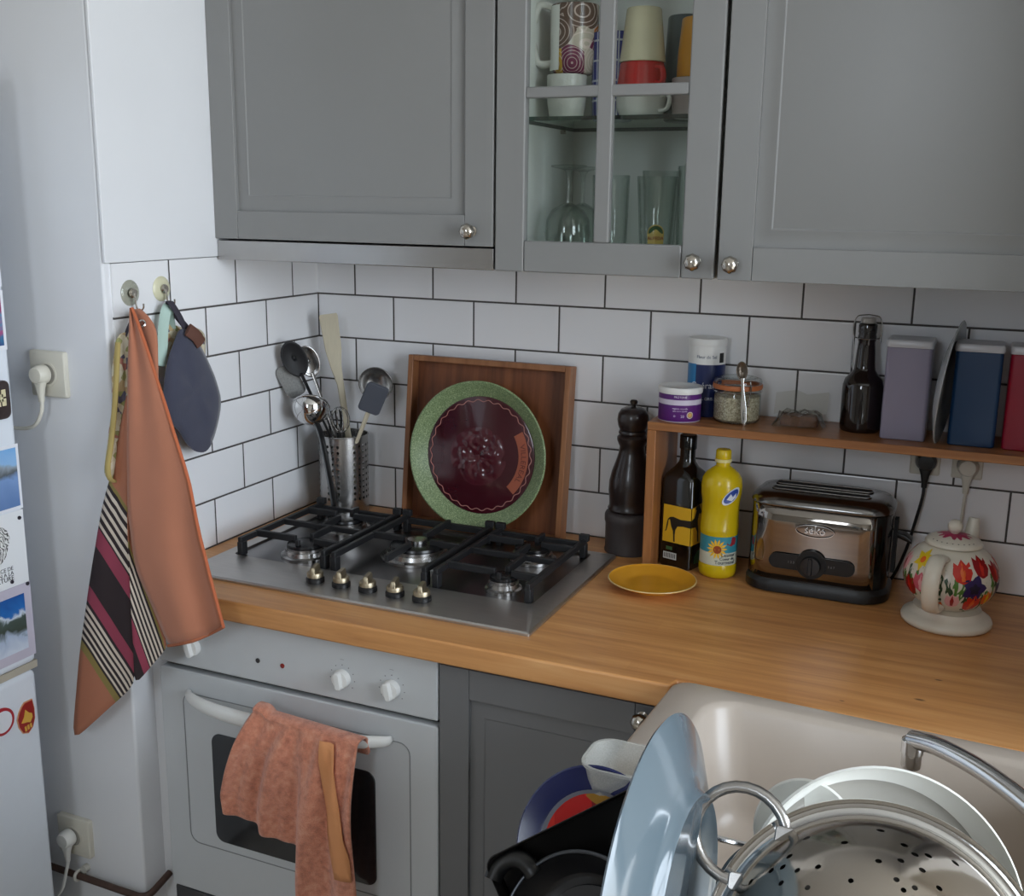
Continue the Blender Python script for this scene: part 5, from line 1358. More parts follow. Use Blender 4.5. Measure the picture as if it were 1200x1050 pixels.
b = MB(); b.tube([Vector(p) - Vector(g0) for p in smoothpath([(.046, -.515, 1.362), (.044, -.531, 1.392), (.034, -.541, 1.417), (.0235, -.530, 1.4085), (.036, -.522, 1.385), (.046, -.508, 1.362)], 5)], .0052, 10, flat=(.35, 1.3)); b.build('hanging_loop', M('dark_tape', (52, 48, 58), .9), t)
b = MB(); b.tube([Vector(p) - Vector(g0) for p in smoothpath([(.060, -.527, 1.366), (.063, -.508, 1.352), (.062, -.494, 1.336)], 5)], .010, 10, flat=(.4, 1.3)); b.build('leather_tab', M('brown_leather', (92, 58, 46), .7), t)
FLOR = m_vor('floral_cloth', [(0, (206, 196, 168)), (.35, (214, 206, 182)), (.55, (186, 160, 120)), (.68, (206, 196, 168)), (.78, (170, 110, 96)), (.86, (150, 150, 96)), (.92, (96, 92, 110))], 95.0, .9, .2)
g1 = (0.012, -0.50, 1.37)
t = thing('pot_holder', 'cream flowered pot holder peeping out behind the navy one', 'pot holder', g1)
cushion('quilted_pad', FLO2, .0145, FLOR, t, g1, .007)
b = MB(); b.tube([Vector(p) - Vector(g1) for p in smoothpath([(.016, -.520, 1.366), (.020, -.528, 1.395), (.0225, -.533, 1.4085), (.027, -.548, 1.395), (.026, -.555, 1.365), (.026, -.560, 1.33), (.024, -.566, 1.30)], 5)], .0075, 10, flat=(.4, 1.3)); b.build('binding', M('mint_tape', (176, 200, 190), .9), t)
g2 = (0.012, -0.655, 1.36)
t = thing('oven_mitt', 'cream and ochre flowered oven mitt half hidden behind the rust tea towel', 'oven mitt', g2)
cushion('mitt_body', FLO1, .0205, FLOR, t, g2, .010)
b = MB(); b.tube([Vector(p) - Vector(g2) for p in smoothpath([(.020, -.655, 1.350), (.022, -.635, 1.385), (.0225, -.612, 1.4075), (.028, -.625, 1.385), (.026, -.640, 1.352)], 5)], .003, 8); b.build('hanging_loop', M('dark_tape'), t)
b = MB(); b.tube([Vector(p) - Vector(g2) for p in smoothpath([(.026, -.672, 1.356), (.027, -.690, 1.25), (.027, -.706, 1.18), (.027, -.718, 1.14), (.027, -.712, 1.114), (.027, -.684, 1.108)], 5)], .0055, 10, flat=(.6, 1.1)); b.build('binding', M('ochre_tape', (170, 150, 92), .9), t)

# sockets, plugs, pipe on the side wall (it faces the camera)
socket('wall_socket', 'ivory socket plate high on the wall beside the fridge', (-0.1445, -0.6652, 1.287), 0, .0425, .010)
plug('power_plug', 'white power plug in the upper wall socket, its cord going behind the fridge', (-0.1505, -0.6652, 1.287), 0, IVORY, [(-.1505, -.6865, 1.238), (-.153, -.689, 1.215), (-.172, -.690, 1.19), (-.215, -.689, 1.181), (-.26, -.688, 1.186), (-.33, -.688, 1.19)], .0036, .010)
socket('wall_socket', 'ivory socket plate low on the wall above the pipe', (-0.175, -0.6652, .331), 0, .0420, .012)
plug('power_plug', 'white power plug in the low wall socket, its cord hanging over the pipe', (-0.1820, -0.6652, .331), 0, WHT, [(-.1820, -.6885, .281), (-.184, -.694, .260), (-.192, -.702, .22), (-.226, -.702, .18), (-.25, -.702, .14), (-.28, -.702, .10)], .0034, .012)
t = thing('gas_pipe', 'thin rusty brown pipe running along the foot of the side wall', 'pipe', (-0.10, -0.682, .247))
p0_ = Vector((-0.10, -0.682, .247))
b = MB(); b.tube([Vector(p) - p0_ for p in smoothpath([(-.80, -.682, .253), (-.45, -.682, .251), (-.12, -.682, .247), (-.03, -.682, .246), (-.002, -.680, .246), (.010, -.668, .248), (.0125, -.645, .254), (.0125, -.612, .262)], 6)], .0070, 12)
b.build('tube', M('rusty_brown', (82, 62, 54), .55, .3, var=.35, vs=60), t)
b = MB(); c_ = Vector((-0.165 + .10, 0, .001)); b.tube([c_ + Vector((0, .0098 * cos(a), .0098 * sin(a))) for a in [2 * pi * i / 20 for i in range(20)]], .0035, 8, True)
b.box(-.069, -.061, .008, .0165, -.006, .012); b.lathe([(0, 0), (.008, 0), (.008, .012), (0, .012)], 16, 0, frame((-.055, .0165, .014), (0, -1, 0))); b.build('pipe_clip', M('painted_clip', (190, 188, 180), .5), t)

# ================================================================== FRIDGE
FX = -0.148
t = thing('fridge', 'white fridge freezer with photos stuck to its door', 'fridge', (-0.46, -1.07, 0.0))
def fl_(x, y, z): return (x + .46, y + 1.07, z)
b = MB(); b.box(-.34, .255, -.305, .305, 0.03, 1.82); b.build('fridge_body', FRIDGE, t, bev=.006, seg=3)
b = MB(); b.box(.2551, .262, -.300, .300, .06, 1.80); b.build('door_seal', M('seal_grey', (150, 148, 140), .7), t)
b = MB(); b.box(.262, .312, -.312, .3180, .752, 1.82); ud = b.build('upper_door', FRIDGE, t, bev=.010, seg=4)
b = MB(); b.box(.262, .312, -.312, .3140, .06, .737); ld = b.build('freezer_door', FRIDGE, t, bev=.010, seg=4)
b = MB(); b.box(.250, .306, -.300, .3235, .7372, .7518); b.build('door_gap', M('gap_beige', (176, 168, 152), .7), t)
def fmag(name, label, cat, y0, y1, z0, z1, th=.0012, tilt=0.0):
    t = thing(name, label, cat, (FX + .0004, (y0 + y1) / 2, (z0 + z1) / 2), (tilt, 0, 0))
    return t, (y1 - y0) / 2, (z1 - z0) / 2
def fcard(t, hy_, hz_, mat, name='print', x=0, th=.001, iy=0, iz=0):
    b = MB(); b.box(x, x + th, -hy_ + iy, hy_ - iy, -hz_ + iz, hz_ - iz); return b.build(name, mat, t)
def picture_mat(name, stops, scale=20.0, detail=4.0, axis=2, amt=.35, rng=.1):
    n = NT(name); tc = n.n.new('ShaderNodeTexCoord'); s3 = n.n.new('ShaderNodeSeparateXYZ'); n.link(tc.outputs['Object'], s3.inputs[0])
    nz = n.new('ShaderNodeTexNoise', Scale=scale, Detail=detail, Distortion=1.0); n.link(tc.outputs['Object'], nz.inputs['Vector'])
    f = n.math('ADD', n.math('MULTIPLY_ADD', s3.outputs[axis], 1 / (2 * rng), .5), n.math('MULTIPLY', n.math('SUBTRACT', nz.outputs['Fac'], .5), amt * 2))
    n.set(Base_Color=n.ramp(f, stops), Roughness=.3); return n.m
CARD = M('photo_paper', (224, 226, 232), .35, var=.02)
t, hy_, hz_ = fmag('photo_print', 'photo of a pale blue sky at the top of the fridge door', 'photo', -.90, -.757, 1.452, 1.60)
fcard(t, hy_, hz_, CARD, 'photo_border'); fcard(t, hy_, hz_, picture_mat('sky_picture', [(0, (120, 100, 110)), (.3, (140, 130, 150)), (.42, (90, 100, 130)), (.5, (160, 196, 222)), (1, (206, 222, 236))], rng=.07), 'photo_image', .0011, .0003, .008, .008)
t, hy_, hz_ = fmag('postcard', 'pink and blue painted postcard on the upper fridge door', 'postcard', -.90, -.757, 1.342, 1.446)
fcard(t, hy_, hz_, CARD, 'card'); fcard(t, hy_, hz_, picture_mat('painted_picture', [(0, (60, 80, 130)), (.25, (50, 110, 150)), (.4, (160, 70, 120)), (.55, (70, 140, 170)), (.75, (150, 50, 100)), (1, (90, 40, 80))], 30, amt=.5, rng=.06), 'card_image', .0011, .0003, .006, .008)
t, hy_, hz_ = fmag('fridge_magnet', 'dark brown chest shaped magnet with a cream emblem', 'magnet', -.86, -.765, 1.222, 1.290)
b = MB(); b.loft([[(x, y, z) for y, z, _ in rr(0, 0, hy_ - k, hz_ - k, .012)] for x, k in ((0, 0), (.006, 0), (.008, .002))], True, True); b.build('magnet_body', M('dark_leather', (52, 40, 40), .4, var=.3, vs=80), t)
b = MB()
for dy, dz in ((.020, .012), (.032, .012), (.020, -.004), (.032, -.004), (.026, .004)): b.box(.0081, .0088, dy - .0045, dy + .0045, dz - .0065, dz + .0065)
b.build('emblem', M('cream_print', (206, 196, 160), .5), t)
t, hy_, hz_ = fmag('photo_print', 'photo of a blue snowy slope under the brown chest magnet', 'photo', -.90, -.7535, 1.052, 1.172)
fcard(t, hy_, hz_, CARD, 'photo_border'); fcard(t, hy_, hz_, picture_mat('snow_picture', [(0, (92, 122, 170)), (.5, (120, 150, 196)), (.58, (86, 92, 96)), (.68, (140, 150, 160)), (.75, (140, 180, 220)), (1, (120, 170, 220))], 22, amt=.16, rng=.06), 'photo_image', .0011, .0003, .006, .006)
t, hy_, hz_ = fmag('postcard', 'white card with a line drawing and black lettering on the fridge', 'postcard', -.92, -.755, .912, 1.050)
fcard(t, hy_, hz_, M('white_card', (226, 228, 230), .5, var=.01), 'card')
dn = NT('line_drawing'); tcd = dn.n.new('ShaderNodeTexCoord'); nzd = dn.new('ShaderNodeTexWave', Scale=60.0, Distortion=9.0, Detail=4.0); nzd.wave_type = 'RINGS'; nzd.inputs['Detail Scale'].default_value = 2.0
dn.link(tcd.outputs['Object'], nzd.inputs['Vector']); dn.set(Base_Color=dn.ramp(nzd.outputs['Fac'], [(.2, (60, 60, 60)), (.45, (206, 206, 204)), (1, (222, 222, 220))]), Roughness=.6)
b = MB(); X = Matrix.Translation((.0011, -.005, .018)) @ frame((0, 0, 0), (1, 0, 0)); b.prism([(.052 * cos(a) * (1 + .05 * sin(5 * a)), .046 * sin(a) * (1 + .05 * cos(4 * a))) for a in [2 * pi * i / 40 for i in range(40)]], 0, .0003, 0, X); b.build('drawing', dn.m, t)
b = MB()
for i, (s_, z_) in enumerate((('SOURCE DE', -.034), ('BIEN A LA', -.043), ('CULTURE', -.052))):
    vs, fs = text_geo(s_, .0105 if i < 2 else .0125, .0002, 'RIGHT'); b.add(vs, fs, 0, Matrix.Translation((.0012, .050, z_)) @ frame((0, 0, 0), (1, 0, 0)))
b.build('lettering', M('ink_black', (50, 50, 52), .6), t)
t, hy_, hz_ = fmag('photo_print', 'mountain photo in a lilac grey mount at the foot of the upper door', 'photo', -.93, -.7535, .768, .911)
fcard(t, hy_, hz_, M('lilac_mount', (190, 184, 198), .5), 'photo_mount'); fcard(t, hy_ , hz_, picture_mat('mountain_picture', [(0, (206, 214, 226)), (.30, (170, 184, 206)), (.42, (60, 70, 60)), (.58, (70, 84, 80)), (.66, (206, 216, 228)), (.72, (36, 104, 176)), (1, (30, 80, 150))], 34, amt=.22, rng=.06), 'photo_image', .0011, .0004, .016, .018)
for i, (y_, z_, w_) in enumerate(((-.7655, 1.036, 'top right corner of the drawing card'), (-.794, .9225, 'lower left edge of the drawing card'), (-.7605, .9085, 'corner between the drawing card and the mountain photo'))):
    t = thing('round_magnet', 'tiny dark round magnet by the ' + w_, 'magnet', (FX + .0022, y_, z_), (0, 0, 0), None)
    b = MB(); b.lathe([(0, 0), (.0035, 0), (.0035, .002), (.0028, .0026), (0, .0026)], 16, 0, frame((0, 0, 0), (1, 0, 0))); b.build('disc', M('magnet_dark', (62, 58, 66), .3, .6), t)
t = thing('fridge_magnet', 'red and yellow shield shaped magnet on the freezer door', 'magnet', (FX + .0004, -.789, .652), (.10, 0, 0))
SH = [(.000, .032), (.018, .030), (.0195, .010), (.017, -.010), (.009, -.025), (-.003, -.032), (-.015, -.026), (-.0215, -.010), (-.022, .006), (-.016, .018), (-.008, .027)]
SH = [(x + .001, y) for x, y in SH]
b = MB(); X = frame((0, 0, 0), (1, 0, 0)); b.prism(SH, 0, .0020, 1, X); b.prism([(x * .93, y * .94) for x, y in SH], .0018, .0026, 0, X)
b.build('shield', [M('shield_red', (150, 34, 30), .35), M('shield_rim', (206, 150, 110), .4)], t)
b = MB(); b.prism([(-.014, -.004), (-.006, .006), (-.001, .018), (.006, .008), (.012, .004), (.012, -.004), (.005, -.012), (-.002, -.008), (-.010, -.006)], .0026, .0034, 0, X)
for k in range(3): b.box(.0026, .0034, -.009 + k * .0062, -.005 + k * .0062, -.0245 + .0008 * k, -.0145)
b.build('emblem', M('emblem_yellow', (216, 168, 70), .4), t)
t = thing('fridge_magnet', 'round red and white magnet at the left edge beside the shield', 'magnet', (FX + .0004, -.843, .668))
b = MB(); b.lathe([(0, 0), (.026, 0), (.026, .003), (0, .003)], 32, 0, X); b.build('disc', M('disc_red', (170, 40, 50), .35), t)
b = MB(); b.lathe([(0, .0031), (.0205, .0031), (.0205, .0036), (0, .0036)], 32, 0, X); b.build('disc_centre', CARD, t)

# ================================================================== HAND TOWEL ON THE OVEN DOOR
TERRY = NT('salmon_terry'); v = TERRY.coord('Object')
n1 = TERRY.new('ShaderNodeTexNoise', Scale=70.0, Detail=6.0, Roughness=.7); TERRY.link(v, n1.inputs['Vector'])
n2 = TERRY.new('ShaderNodeTexNoise', Scale=650.0, Detail=2.0); TERRY.link(v, n2.inputs['Vector'])
TERRY.set(Base_Color=TERRY.ramp(n1.outputs['Fac'], [(.3, (186, 110, 84)), (.52, (222, 144, 114)), (.7, (236, 172, 142))]), Roughness=1.0)
TERRY.b.inputs['Sheen Weight'].default_value = .4
TERRY.bump(n2.outputs['Fac'], .9, .003)
OY = -0.684
t = thing('hand_towel', 'salmon terry towel draped over the oven door handle', 'towel', (0.405, OY, 0.69))
def clamp(a, lo=0., hi=1.): return max(lo, min(hi, a))
def drape(cols, zt, front=True):
    rows = []
    return rows
NU = 33
def col_x(u, s):
    """x offset of the strand u (0..1) at depth s (0 top .. 1 bottom)"""
    top = -.103 + .216 * u
    if u < .57: bot = -.163 + .160 * (u / .57)
    else: bot = -.004 + .122 * ((u - .57) / .43)
    return top + (bot - top) * clamp(s * 1.25) ** .8
rows = []
NV = 26
for j in range(NV + 1):
    s = j / NV; r = []
    for i in range(NU + 1):
        u = i / NU
        ln = (.196 + .085 * u) if u < .56 else .375
        z = .0165 - s * ln + (.010 * (1 - s) * (1 if u < .1 else 0)) + (-.012 * u * (1 - s))
        f = (.010 * sin(u * 21 + .6 + .8 * s) + .005 * sin(u * 43 + 2)) * clamp(s * 3) + .007 * sin(u * 39 + 3 * s) * (1 - s) ** .5 * clamp(s * 6 + .3)
        y = -.006 - .012 * clamp(s * 4) - f - (.018 if u >= .56 else 0) * clamp(s * 2.4) - .006 * sin(3 * s + 2 * u)
        # roll over the bar
        r.append((col_x(u, s), y, z))
    rows.append(r)
back = []
for a in (150, 115, 80, 45, 15):
    aa = radians(a)
    back.append([(col_x(i / NU, 0), .004 - .0195 * cos(pi - aa) * 1 - .0 , .0165 - .002 + .012 * sin(aa) - .012 * (i / NU) + (.010 if i / NU < .1 else 0)) for i in range(NU + 1)])
hang = [[(col_x(i / NU, 0) + .004 * sin(i), .026 - .004 * k, .0165 - .03 * (k + 1) - .012 * (i / NU)) for i in range(NU + 1)] for k in (0,)]
b = MB(); b.grid(hang + back[::-1][::-1][::-1] + rows if False else hang + [r for r in back[::-1]] + rows)
bt_ = b.build('towel_cloth', TERRY.m, t, solid=.004, smooth=80, sub=1)
# woven band down the right hand fold
b = MB(); bd_rows = []
for j in range(NV + 1):
    s = j / NV
    if s > .66: break
    r = []
    for k in range(4):
        u = .68 + .20 * s / .66 + .042 * k * (1 + .5 * s)
        u = min(u, .995); ii = u * NU; i0 = min(int(ii), NU - 1); fr_ = ii - i0
        p0, p1 = Vector(rows[j][i0]), Vector(rows[j][i0 + 1]); q = p0.lerp(p1, fr_)
        r.append((q.x, q.y - .0085, q.z))
    bd_rows.append(r)
b.grid(bd_rows); b.build('woven_band', M('woven_band_cloth', (218, 150, 100), .9, bump=.4, bs=500), t, solid=.0015, smooth=80)
# ================================================================== SINK, TAP, DISH RACK AND DISHES
ang = -0.045
t = thing('kitchen_sink', 'white ceramic sink at the corner of the worktop with a draining board', 'sink', (1.050, -0.636, 0.69), (0, 0, ang))
b = MB()
ox, oy = .300, -.515
bx, by, bw, bd_ = .315, -.242, .255, .210
b.loft([rr(ox, oy, .298, .513, .03, 0.0), rr(ox, oy, .300, .515, .03, .190), rr(ox, oy, .300, .515, .03, .208), rr(ox, oy, .2975, .5125, .028, .2125), rr(ox, oy, .293, .508, .026, .2145), rr(bx, by, bw, bd_, .055, .2142), rr(bx, by, bw - .004, bd_ - .004, .052, .2125), rr(bx, by, bw - .010, bd_ - .010, .05, .205), rr(bx, by, bw - .026, bd_ - .022, .055, .06), rr(bx, by, bw - .032, bd_ - .030, .06, .035), rr(bx, by, bw - .055, bd_ - .055, .06, .020)], True, True)
b.build('basin', CERAM, t, smooth=50)
b = MB(); b.lathe([(0, .0205), (.034, .0205), (.036, .022), (.030, .0235), (0, .0225)], 32, 0, T((bx, by, 0))); b.build('drain', STEEL, t)

t = thing('mixer_tap', 'chrome swivel tap reaching over the white sink from the right', 'tap', (1.600, -1.130, 0.9045))
o1 = Vector((1.600, -1.130, .9045))
b = MB(); b.lathe([(0, 0), (.027, 0), (.028, .004), (.024, .010), (.021, .014), (.021, .055), (.023, .060), (.023, .075), (.018, .082), (0, .083)], 32); b.build('tap_body', CHROME, t)
b = MB(); pts = smoothpath([(1.600, -1.130, .965), (1.575, -1.105, 1.000), (1.535, -1.060, 1.022), (1.480, -1.000, 1.030), (1.430, -.950, 1.026), (1.400, -.922, 1.016)], 6)
b.tube([Vector(p) - o1 for p in pts], .0105, 16); b.build('spout', CHROME, t, smooth=60)
b = MB(); X = T(tuple(Vector((1.401, -.923, 1.006)) - o1)); b.lathe([(0, -.024), (.010, -.024), (.0112, -.022), (.0112, -.006), (.0125, -.005), (.0125, .010), (.009, .013), (0, .0135)], 28, 0, X); b.build('aerator', CHROME, t)
b = MB(); b.tube([(0, 0, .083), (.004, -.004, .095), (.03, -.035, .115)], .006, 10); b.build('lever', CHROME, t)

# rack
t = thing('dish_rack', 'chrome wire dish rack beside the sink, full of washing up', 'dish rack', (1.30, -1.375, 0.9045))
def rc(x, y, z): return (x - 1.30, y + 1.375, z - .9045)
rx0, rx1, ry0, ry1 = 1.085, 1.600, -1.585, -1.175
b = MB()
for z in (.026, .088): b.tube([(p[0], p[1], z) for p in rr((rx0 + rx1) / 2 - 1.30, (ry0 + ry1) / 2 + 1.375, (rx1 - rx0) / 2, (ry1 - ry0) / 2, .03, 0, 5)], .0032, 8, True)
b.build('rack_rim', CHROME, t)
b = MB()
for x in [rx0 + .02 + .032 * i for i in range(16)]:
    b.tube([rc(x, ry0, .992), rc(x, ry0 + .004, .934), rc(x, ry0 + .02, .9300), rc(x, ry1 - .02, .9300), rc(x, ry1 - .004, .934), rc(x, ry1, .992)], .0019, 6)
b.build('rack_wires', CHROME, t)['kind'] = 'stuff'
for (x, y) in ((rx0 + .03, ry0 + .01), (rx1 - .03, ry0 + .01), (rx0 + .03, ry1 - .01), (rx1 - .03, ry1 - .01)):
    b = MB(); b.tube([rc(x, y, .9305), rc(x, y, .9052)], .006, 10); b.build('foot', BLK, t)

ZR = .9325
# large pale blue plate on edge, its back towards the right
t = thing('dinner_plate', 'large pale blue plate standing on edge in the dish rack', 'plate', (1.2535, -1.408, ZR + .001), (0.06, -0.035, -0.02))
PBLUE = M('pale_blue_glaze', (92, 106, 115), .14, var=.03, coat=.3)
b = MB(); R_ = .145; X = frame((0, 0, R_), (1, 0, 0))
b.lathe([(0, .013), (.080, .013), (.083, .0165), (.0855, .0185), (.088, .0165), (.090, .0125), (.100, .010), (R_ - .003, -.006), (R_, -.0085), (R_ - .002, -.0105), (.098, .004), (.085, .008), (0, .008)], 96, 0, X)
b.build('plate_body', PBLUE, t, smooth=50)

# colander, dome towards the camera
cc = Vector((1.4025, -1.405, 1.0525)); nn = Vector((.03, -.80, .52)).normalized()
t = thing('colander', 'shiny steel colander lying upside down in the dish rack', 'colander', (1.400, -1.400, ZR + .002))
CX = Matrix.Translation(-Vector(t.location)) @ frame(cc, nn)
RC = .122
b = MB()
def dome(u, v):
    ph = v * 1.22
    r = .1165 * math.sin(min(pi / 2, .12 + ph)) / sin(1.34)
    z = .088 * (cos(.12 + ph) - cos(1.34)) / (cos(.12) - cos(1.34))
    return (r * cos(2 * pi * u), r * sin(2 * pi * u), z)
perforated(b, dome, 72, 24, lambda i, j: (6 <= j <= 19 and j % 3 == 0 and i % 6 == (0 if j % 6 == 0 else 3)) or (j in (7, 10, 13, 16) and i % 12 in (2, 4)) or (j in (2, 4) and i % 18 == 4), .34)
nb = [dome(i / 72, 0) for i in range(72)]
b.add(nb, [tuple(range(72))])
COLM = M('colander_steel', (178, 170, 160), .12, 1.0, var=.05, vs=10)
b.build('colander_bowl', COLM, t, smooth=70, weld=True)
b = MB(); b.lathe([(.1163, .0005), (.1175, -.0022), (.121, -.0030), (.1255, -.0022), (.1278, -.0005), (.1285, -.0035), (.127, -.0070), (.119, -.0070), (.1155, -.003)], 90, 0, CX)
b.lathe([], 3) if False else None
b.build('rim', CHROME, t, smooth=60)
o_ = t.children[0]; o_.data.transform(CX)
tb_ = thing('mixing_bowl', 'plain steel bowl nested underneath the upturned colander', 'bowl', (cc.x, cc.y, ZR + .004))
BX = Matrix.Translation(-Vector(tb_.location)) @ frame(cc, nn)
b = MB(); b.lathe([(0, .078)] + [(.1095 * sin(q) / sin(1.34), -.006 + .084 * (cos(q) - cos(1.34)) / (1 - cos(1.34))) for q in [.1 + 1.24 * i / 14 for i in range(15)]] + [(.112, -.0095), (.126, -.0100), (.1275, -.0115), (.126, -.0130), (.111, -.0120)], 72, 0, BX)
b.build('bowl_body', M('dull_bowl_steel', (120, 118, 116), .35, 1.0), tb_, smooth=60)
for sgn, a0 in ((1, 2.50), (-1, 2.50 - pi)):
    b = MB(); hc = Vector((.136 * cos(a0), .136 * sin(a0), 0)); er = Vector((cos(a0), sin(a0), 0)); et = Vector((-sin(a0), cos(a0), 0))
    pts = []
    for i in range(21):
        q = -2.35 + 4.70 * i / 20
        pts.append(hc + er * (.036 * cos(q)) + et * (.036 * sin(q)) + Vector((0, 0, -.002 + .004 * cos(q))))
    b.tube(pts, .0048, 12, X=CX); b.build('handle', STEEL, t, smooth=60)
    for s in (-1, 1):
        p = hc + er * (.036 * cos(2.35)) + et * (.036 * sin(2.35) * s)
        b = MB(); b.loft([rr(p.x, p.y, .009, .007, .003, -.0085), rr(p.x, p.y, .009, .007, .003, .003)], True, True, 0, CX)
        b.build('handle_bracket', STEEL, t, bev=.001)

# white plate behind the colander
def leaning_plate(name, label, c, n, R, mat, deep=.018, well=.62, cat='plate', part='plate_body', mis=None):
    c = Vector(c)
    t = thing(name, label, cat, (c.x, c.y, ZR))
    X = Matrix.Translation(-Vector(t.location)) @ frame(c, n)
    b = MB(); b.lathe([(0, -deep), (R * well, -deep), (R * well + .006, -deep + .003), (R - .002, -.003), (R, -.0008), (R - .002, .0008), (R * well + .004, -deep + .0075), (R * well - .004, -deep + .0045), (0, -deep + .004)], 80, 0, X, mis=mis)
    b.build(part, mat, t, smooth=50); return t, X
leaning_plate('soup_plate', 'white soup plate standing behind the steel colander in the dish rack', (1.4010, -1.268, 1.0150), (.36, -.80, .42), .1245, [PORC, M('grey_plate_centre', (150, 147, 140), .25)], .034, .86, mis=[0, 0, 0, 0, 0, 0, 1, 1])  # white porcelain rim, greyer colour in the well
leaning_plate('saucer', 'small white saucer showing between the pale blue plate and the soup plate', (1.3270, -1.2460, 1.0640), (-.10, -.9, .40), .046, PORC, .010, .55, 'saucer', 'saucer_body')
leaning_plate('serving_dish', 'grey steel dish half hidden by the colander handle', (1.322, -1.322, 1.035), (.2, -.86, .40), .056, M('lid_steel', (150, 152, 154), .25, 1.0), .004, .8, 'dish', 'dish_body')

# dark things on the left side of the rack
t, X = leaning_plate('deep_plate', 'navy blue plate with a red flowered centre behind the black pans', (1.1330, -1.2640, 1.0020), (-.12, -.90, .42), .080, M('navy_glaze', (28, 36, 84), .2), .012, .70)
n_ = NT('red_flower_print'); vv = n_.coord('Object'); vo = n_.new('ShaderNodeTexVoronoi', Scale=55.0); n_.link(vv, vo.inputs['Vector']); s_ = n_.n.new('ShaderNodeSeparateColor'); n_.link(vo.outputs['Color'], s_.inputs[0])
n_.set(Base_Color=n_.ramp(s_.outputs[0], [(0, (176, 28, 28)), (.45, (200, 44, 36)), (.7, (120, 24, 30)), (.85, (150, 110, 40))], 'CONSTANT'), Roughness=.2)
b = MB(); b.lathe([(0, -.0076), (.053, -.0076), (.0535, -.0070), (.0, -.0068)], 60, 0, X); b.lathe([(.053, -.0066), (.0565, -.0040)], 60, 1, X); b.build('flowered_centre', [n_.m, M('grey_ring', (120, 124, 134), .3)], t.children[0])
t = thing('baking_tray', 'thin black baking tray standing slanted in front of the navy plate', 'baking tray', (1.138, -1.334, ZR))
b = MB()
ta, tb = Vector((1.072, -1.368, 1.040)), Vector((1.1817, -1.2830, 1.0940))
ax = (tb - ta).normalized(); dn_ = Vector((.10, -.20, -1.0)); dn_ = (dn_ - ax * dn_.dot(ax)).normalized(); no = ax.cross(dn_).normalized()
mm = Matrix((ax, -dn_, -no)).transposed().to_4x4(); mm.translation = ta - Vector(t.location)
if no.y > 0: pass
L_ = (tb - ta).length
b.loft([[(x + L_ / 2, y - .058, z) for x, y, _ in rr(0, 0, L_ / 2 + e_, .058 + e_, .010)] for z, e_ in ((-.008, -.006), (.006, 0), (.0085, .003), (.0095, .003))], True, False, 0, mm)
b.build('tray_body', M('worn_black_tin', (34, 32, 31), .35, .4, var=.25), t, solid=.0012)
fc = Vector((1.1670, -1.3850, 0.9960)); fn = Vector((-.16, -.84, .50)).normalized()
t = thing('frying_pan', 'small black frying pan with a grey rim, lowest of the dark pans', 'pan', (fc.x, fc.y, ZR))
X = Matrix.Translation(-Vector(t.location)) @ frame(fc, fn); R_ = .072
b = MB(); b.lathe([(0, -.022), (.054, -.022), (.060, -.018), (R_, .004), (R_ + .002, .0055), (R_ - .001, .006), (.057, -.016), (.052, -.0195), (0, -.0195)], 64, 0, X); b.build('pan_body', ENAM, t, smooth=50)
b = MB(); b.tube([X @ Vector(((R_ + .0008) * cos(2 * pi * i / 64), (R_ + .0008) * sin(2 * pi * i / 64), .0058)) for i in range(64)], .0018, 8, True); b.build('rim', M('dull_aluminium', (96, 100, 106), .35, 1.0), t)
b = MB(); b.lathe([(.030, -.0192), (.046, -.0192), (.046, -.0180), (.030, -.0180), (.030, -.0192)], 48, 0, X); b.build('base_ring', M('grey_nonstick', (62, 62, 64), .3, .3), t)
b = MB(); hp = smoothpath([(-.058, .038, .002), (-.069, .045, .008), (-.079, .043, .013), (-.086, .034, .017), (-.087, .022, .019)], 5)
b.tube(hp, [.009, .0095] + [.0085] * (len(hp) - 2), 12, X=X); b.build('handle', BLK, t, smooth=60)
# clear cutlery tub
t = thing('cutlery_tub', 'clear plastic cutlery tub at the corner of the dish rack behind the black tray', 'tub', (1.144, -1.2050, .9962))
cw = M('clear_tub_plastic', (206, 206, 200), .25, var=.05)
b = MB()
b.loft([rr(0, 0, .028, .026, .018, 0), rr(0, 0, .036, .033, .022, .0745), rr(0, 0, .0375, .0345, .022, .075), rr(0, 0, .0375, .0345, .022, .0775), rr(0, 0, .0345, .0315, .020, .0775), rr(0, 0, .027, .025, .018, .003)], True, True)
b.build('tub_body', m_frosted('clear_plastic', (216, 216, 210), .55), t, smooth=50)
b = MB(); b.loft([rr(.010, -.002, .020, .016, .008, .045), rr(.010, -.002, .021, .017, .008, .052)], True, True); b.build('inner_divider', MATS['clear_plastic'], t)

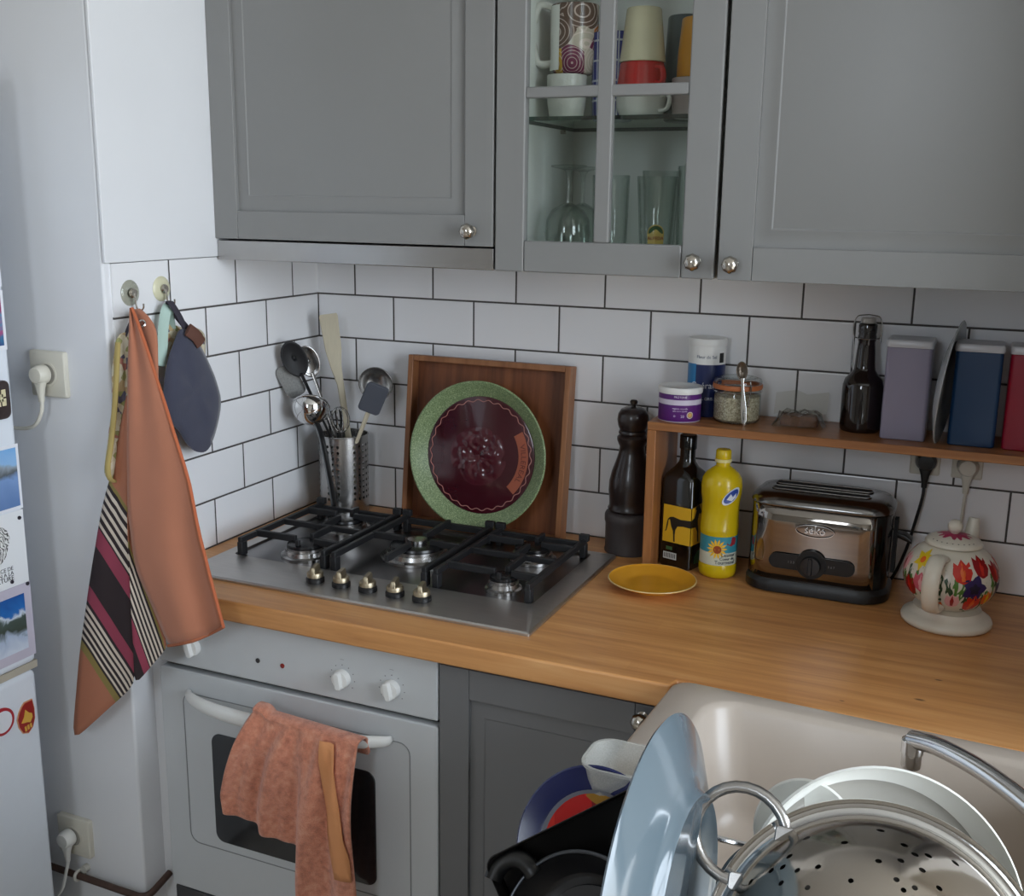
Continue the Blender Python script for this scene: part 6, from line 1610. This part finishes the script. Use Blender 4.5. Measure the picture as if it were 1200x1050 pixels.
# ================================================================== LIGHT
w = bpy.data.worlds.new('Daylight'); SC.world = w; w.use_nodes = True
nt = w.node_tree; bg = nt.nodes['Background']
tcw = nt.nodes.new('ShaderNodeTexCoord'); spw = nt.nodes.new('ShaderNodeSeparateXYZ'); nt.links.new(tcw.outputs['Generated'], spw.inputs[0])
rw = nt.nodes.new('ShaderNodeValToRGB'); rw.color_ramp.elements[0].position = .35; rw.color_ramp.elements[0].color = (.42, .42, .38, 1)
rw.color_ramp.elements[1].position = .55; rw.color_ramp.elements[1].color = (.80, .895, 1.0, 1)
mr = nt.nodes.new('ShaderNodeMapRange'); mr.inputs['From Min'].default_value = -1; mr.inputs['From Max'].default_value = 1
nt.links.new(spw.outputs[2], mr.inputs[0]); nt.links.new(mr.outputs[0], rw.inputs[0]); nt.links.new(rw.outputs[0], bg.inputs[0])
bg.inputs[1].default_value = 11.0
def portal(name, loc, rot, sx, sy):
    l = bpy.data.lights.new(name, 'AREA'); l.shape = 'RECTANGLE'; l.size = sx; l.size_y = sy; l.cycles.is_portal = True
    o = bpy.data.objects.new(name, l); COL.objects.link(o); o.location = loc; o.rotation_euler = rot
portal('window_portal', (WX + .12, (WY0 + WY1) / 2, (WZ0 + WZ1) / 2), (0, pi / 2, 0), WZ1 - WZ0, WY1 - WY0)
portal('back_window_portal', ((DX0 + DX1) / 2, -4.21, (DZ0 + DZ1) / 2), (pi / 2, 0, 0), DX1 - DX0, DZ1 - DZ0)

# ================================================================== CAMERA
cam = bpy.data.cameras.new('camera'); co = bpy.data.objects.new('camera', cam); COL.objects.link(co)
cam.sensor_width = 36.0; cam.lens = 36.0 * 1280.5 / 1200.0; cam.clip_start = .02
Rt, Up, Fw = Vector((0.91558919, 0.40190625, 0.0129535)), Vector((-0.1006101, 0.19777485, 0.97507062)), Vector((-0.3893251, 0.89406738, -0.22151634))
mw = Matrix((Rt, Up, -Fw)).transposed().to_4x4(); mw.translation = Vector((1.43358, -2.15469, 1.61057))
co.matrix_world = mw
SC.camera = co
SC.view_settings.view_transform = 'Standard'; SC.view_settings.look = 'None'; SC.view_settings.gamma = 1.0
SC.view_settings.use_curve_mapping = False
SC.view_settings.exposure = 0.0
try:
    SC.cycles.use_denoising = True
    SC.cycles.max_bounces = 12; SC.cycles.diffuse_bounces = 6; SC.cycles.glossy_bounces = 6; SC.cycles.transparent_max_bounces = 40
    SC.cycles.sample_clamp_indirect = 8.0; SC.cycles.caustics_reflective = False; SC.cycles.caustics_refractive = False
except Exception:
    pass
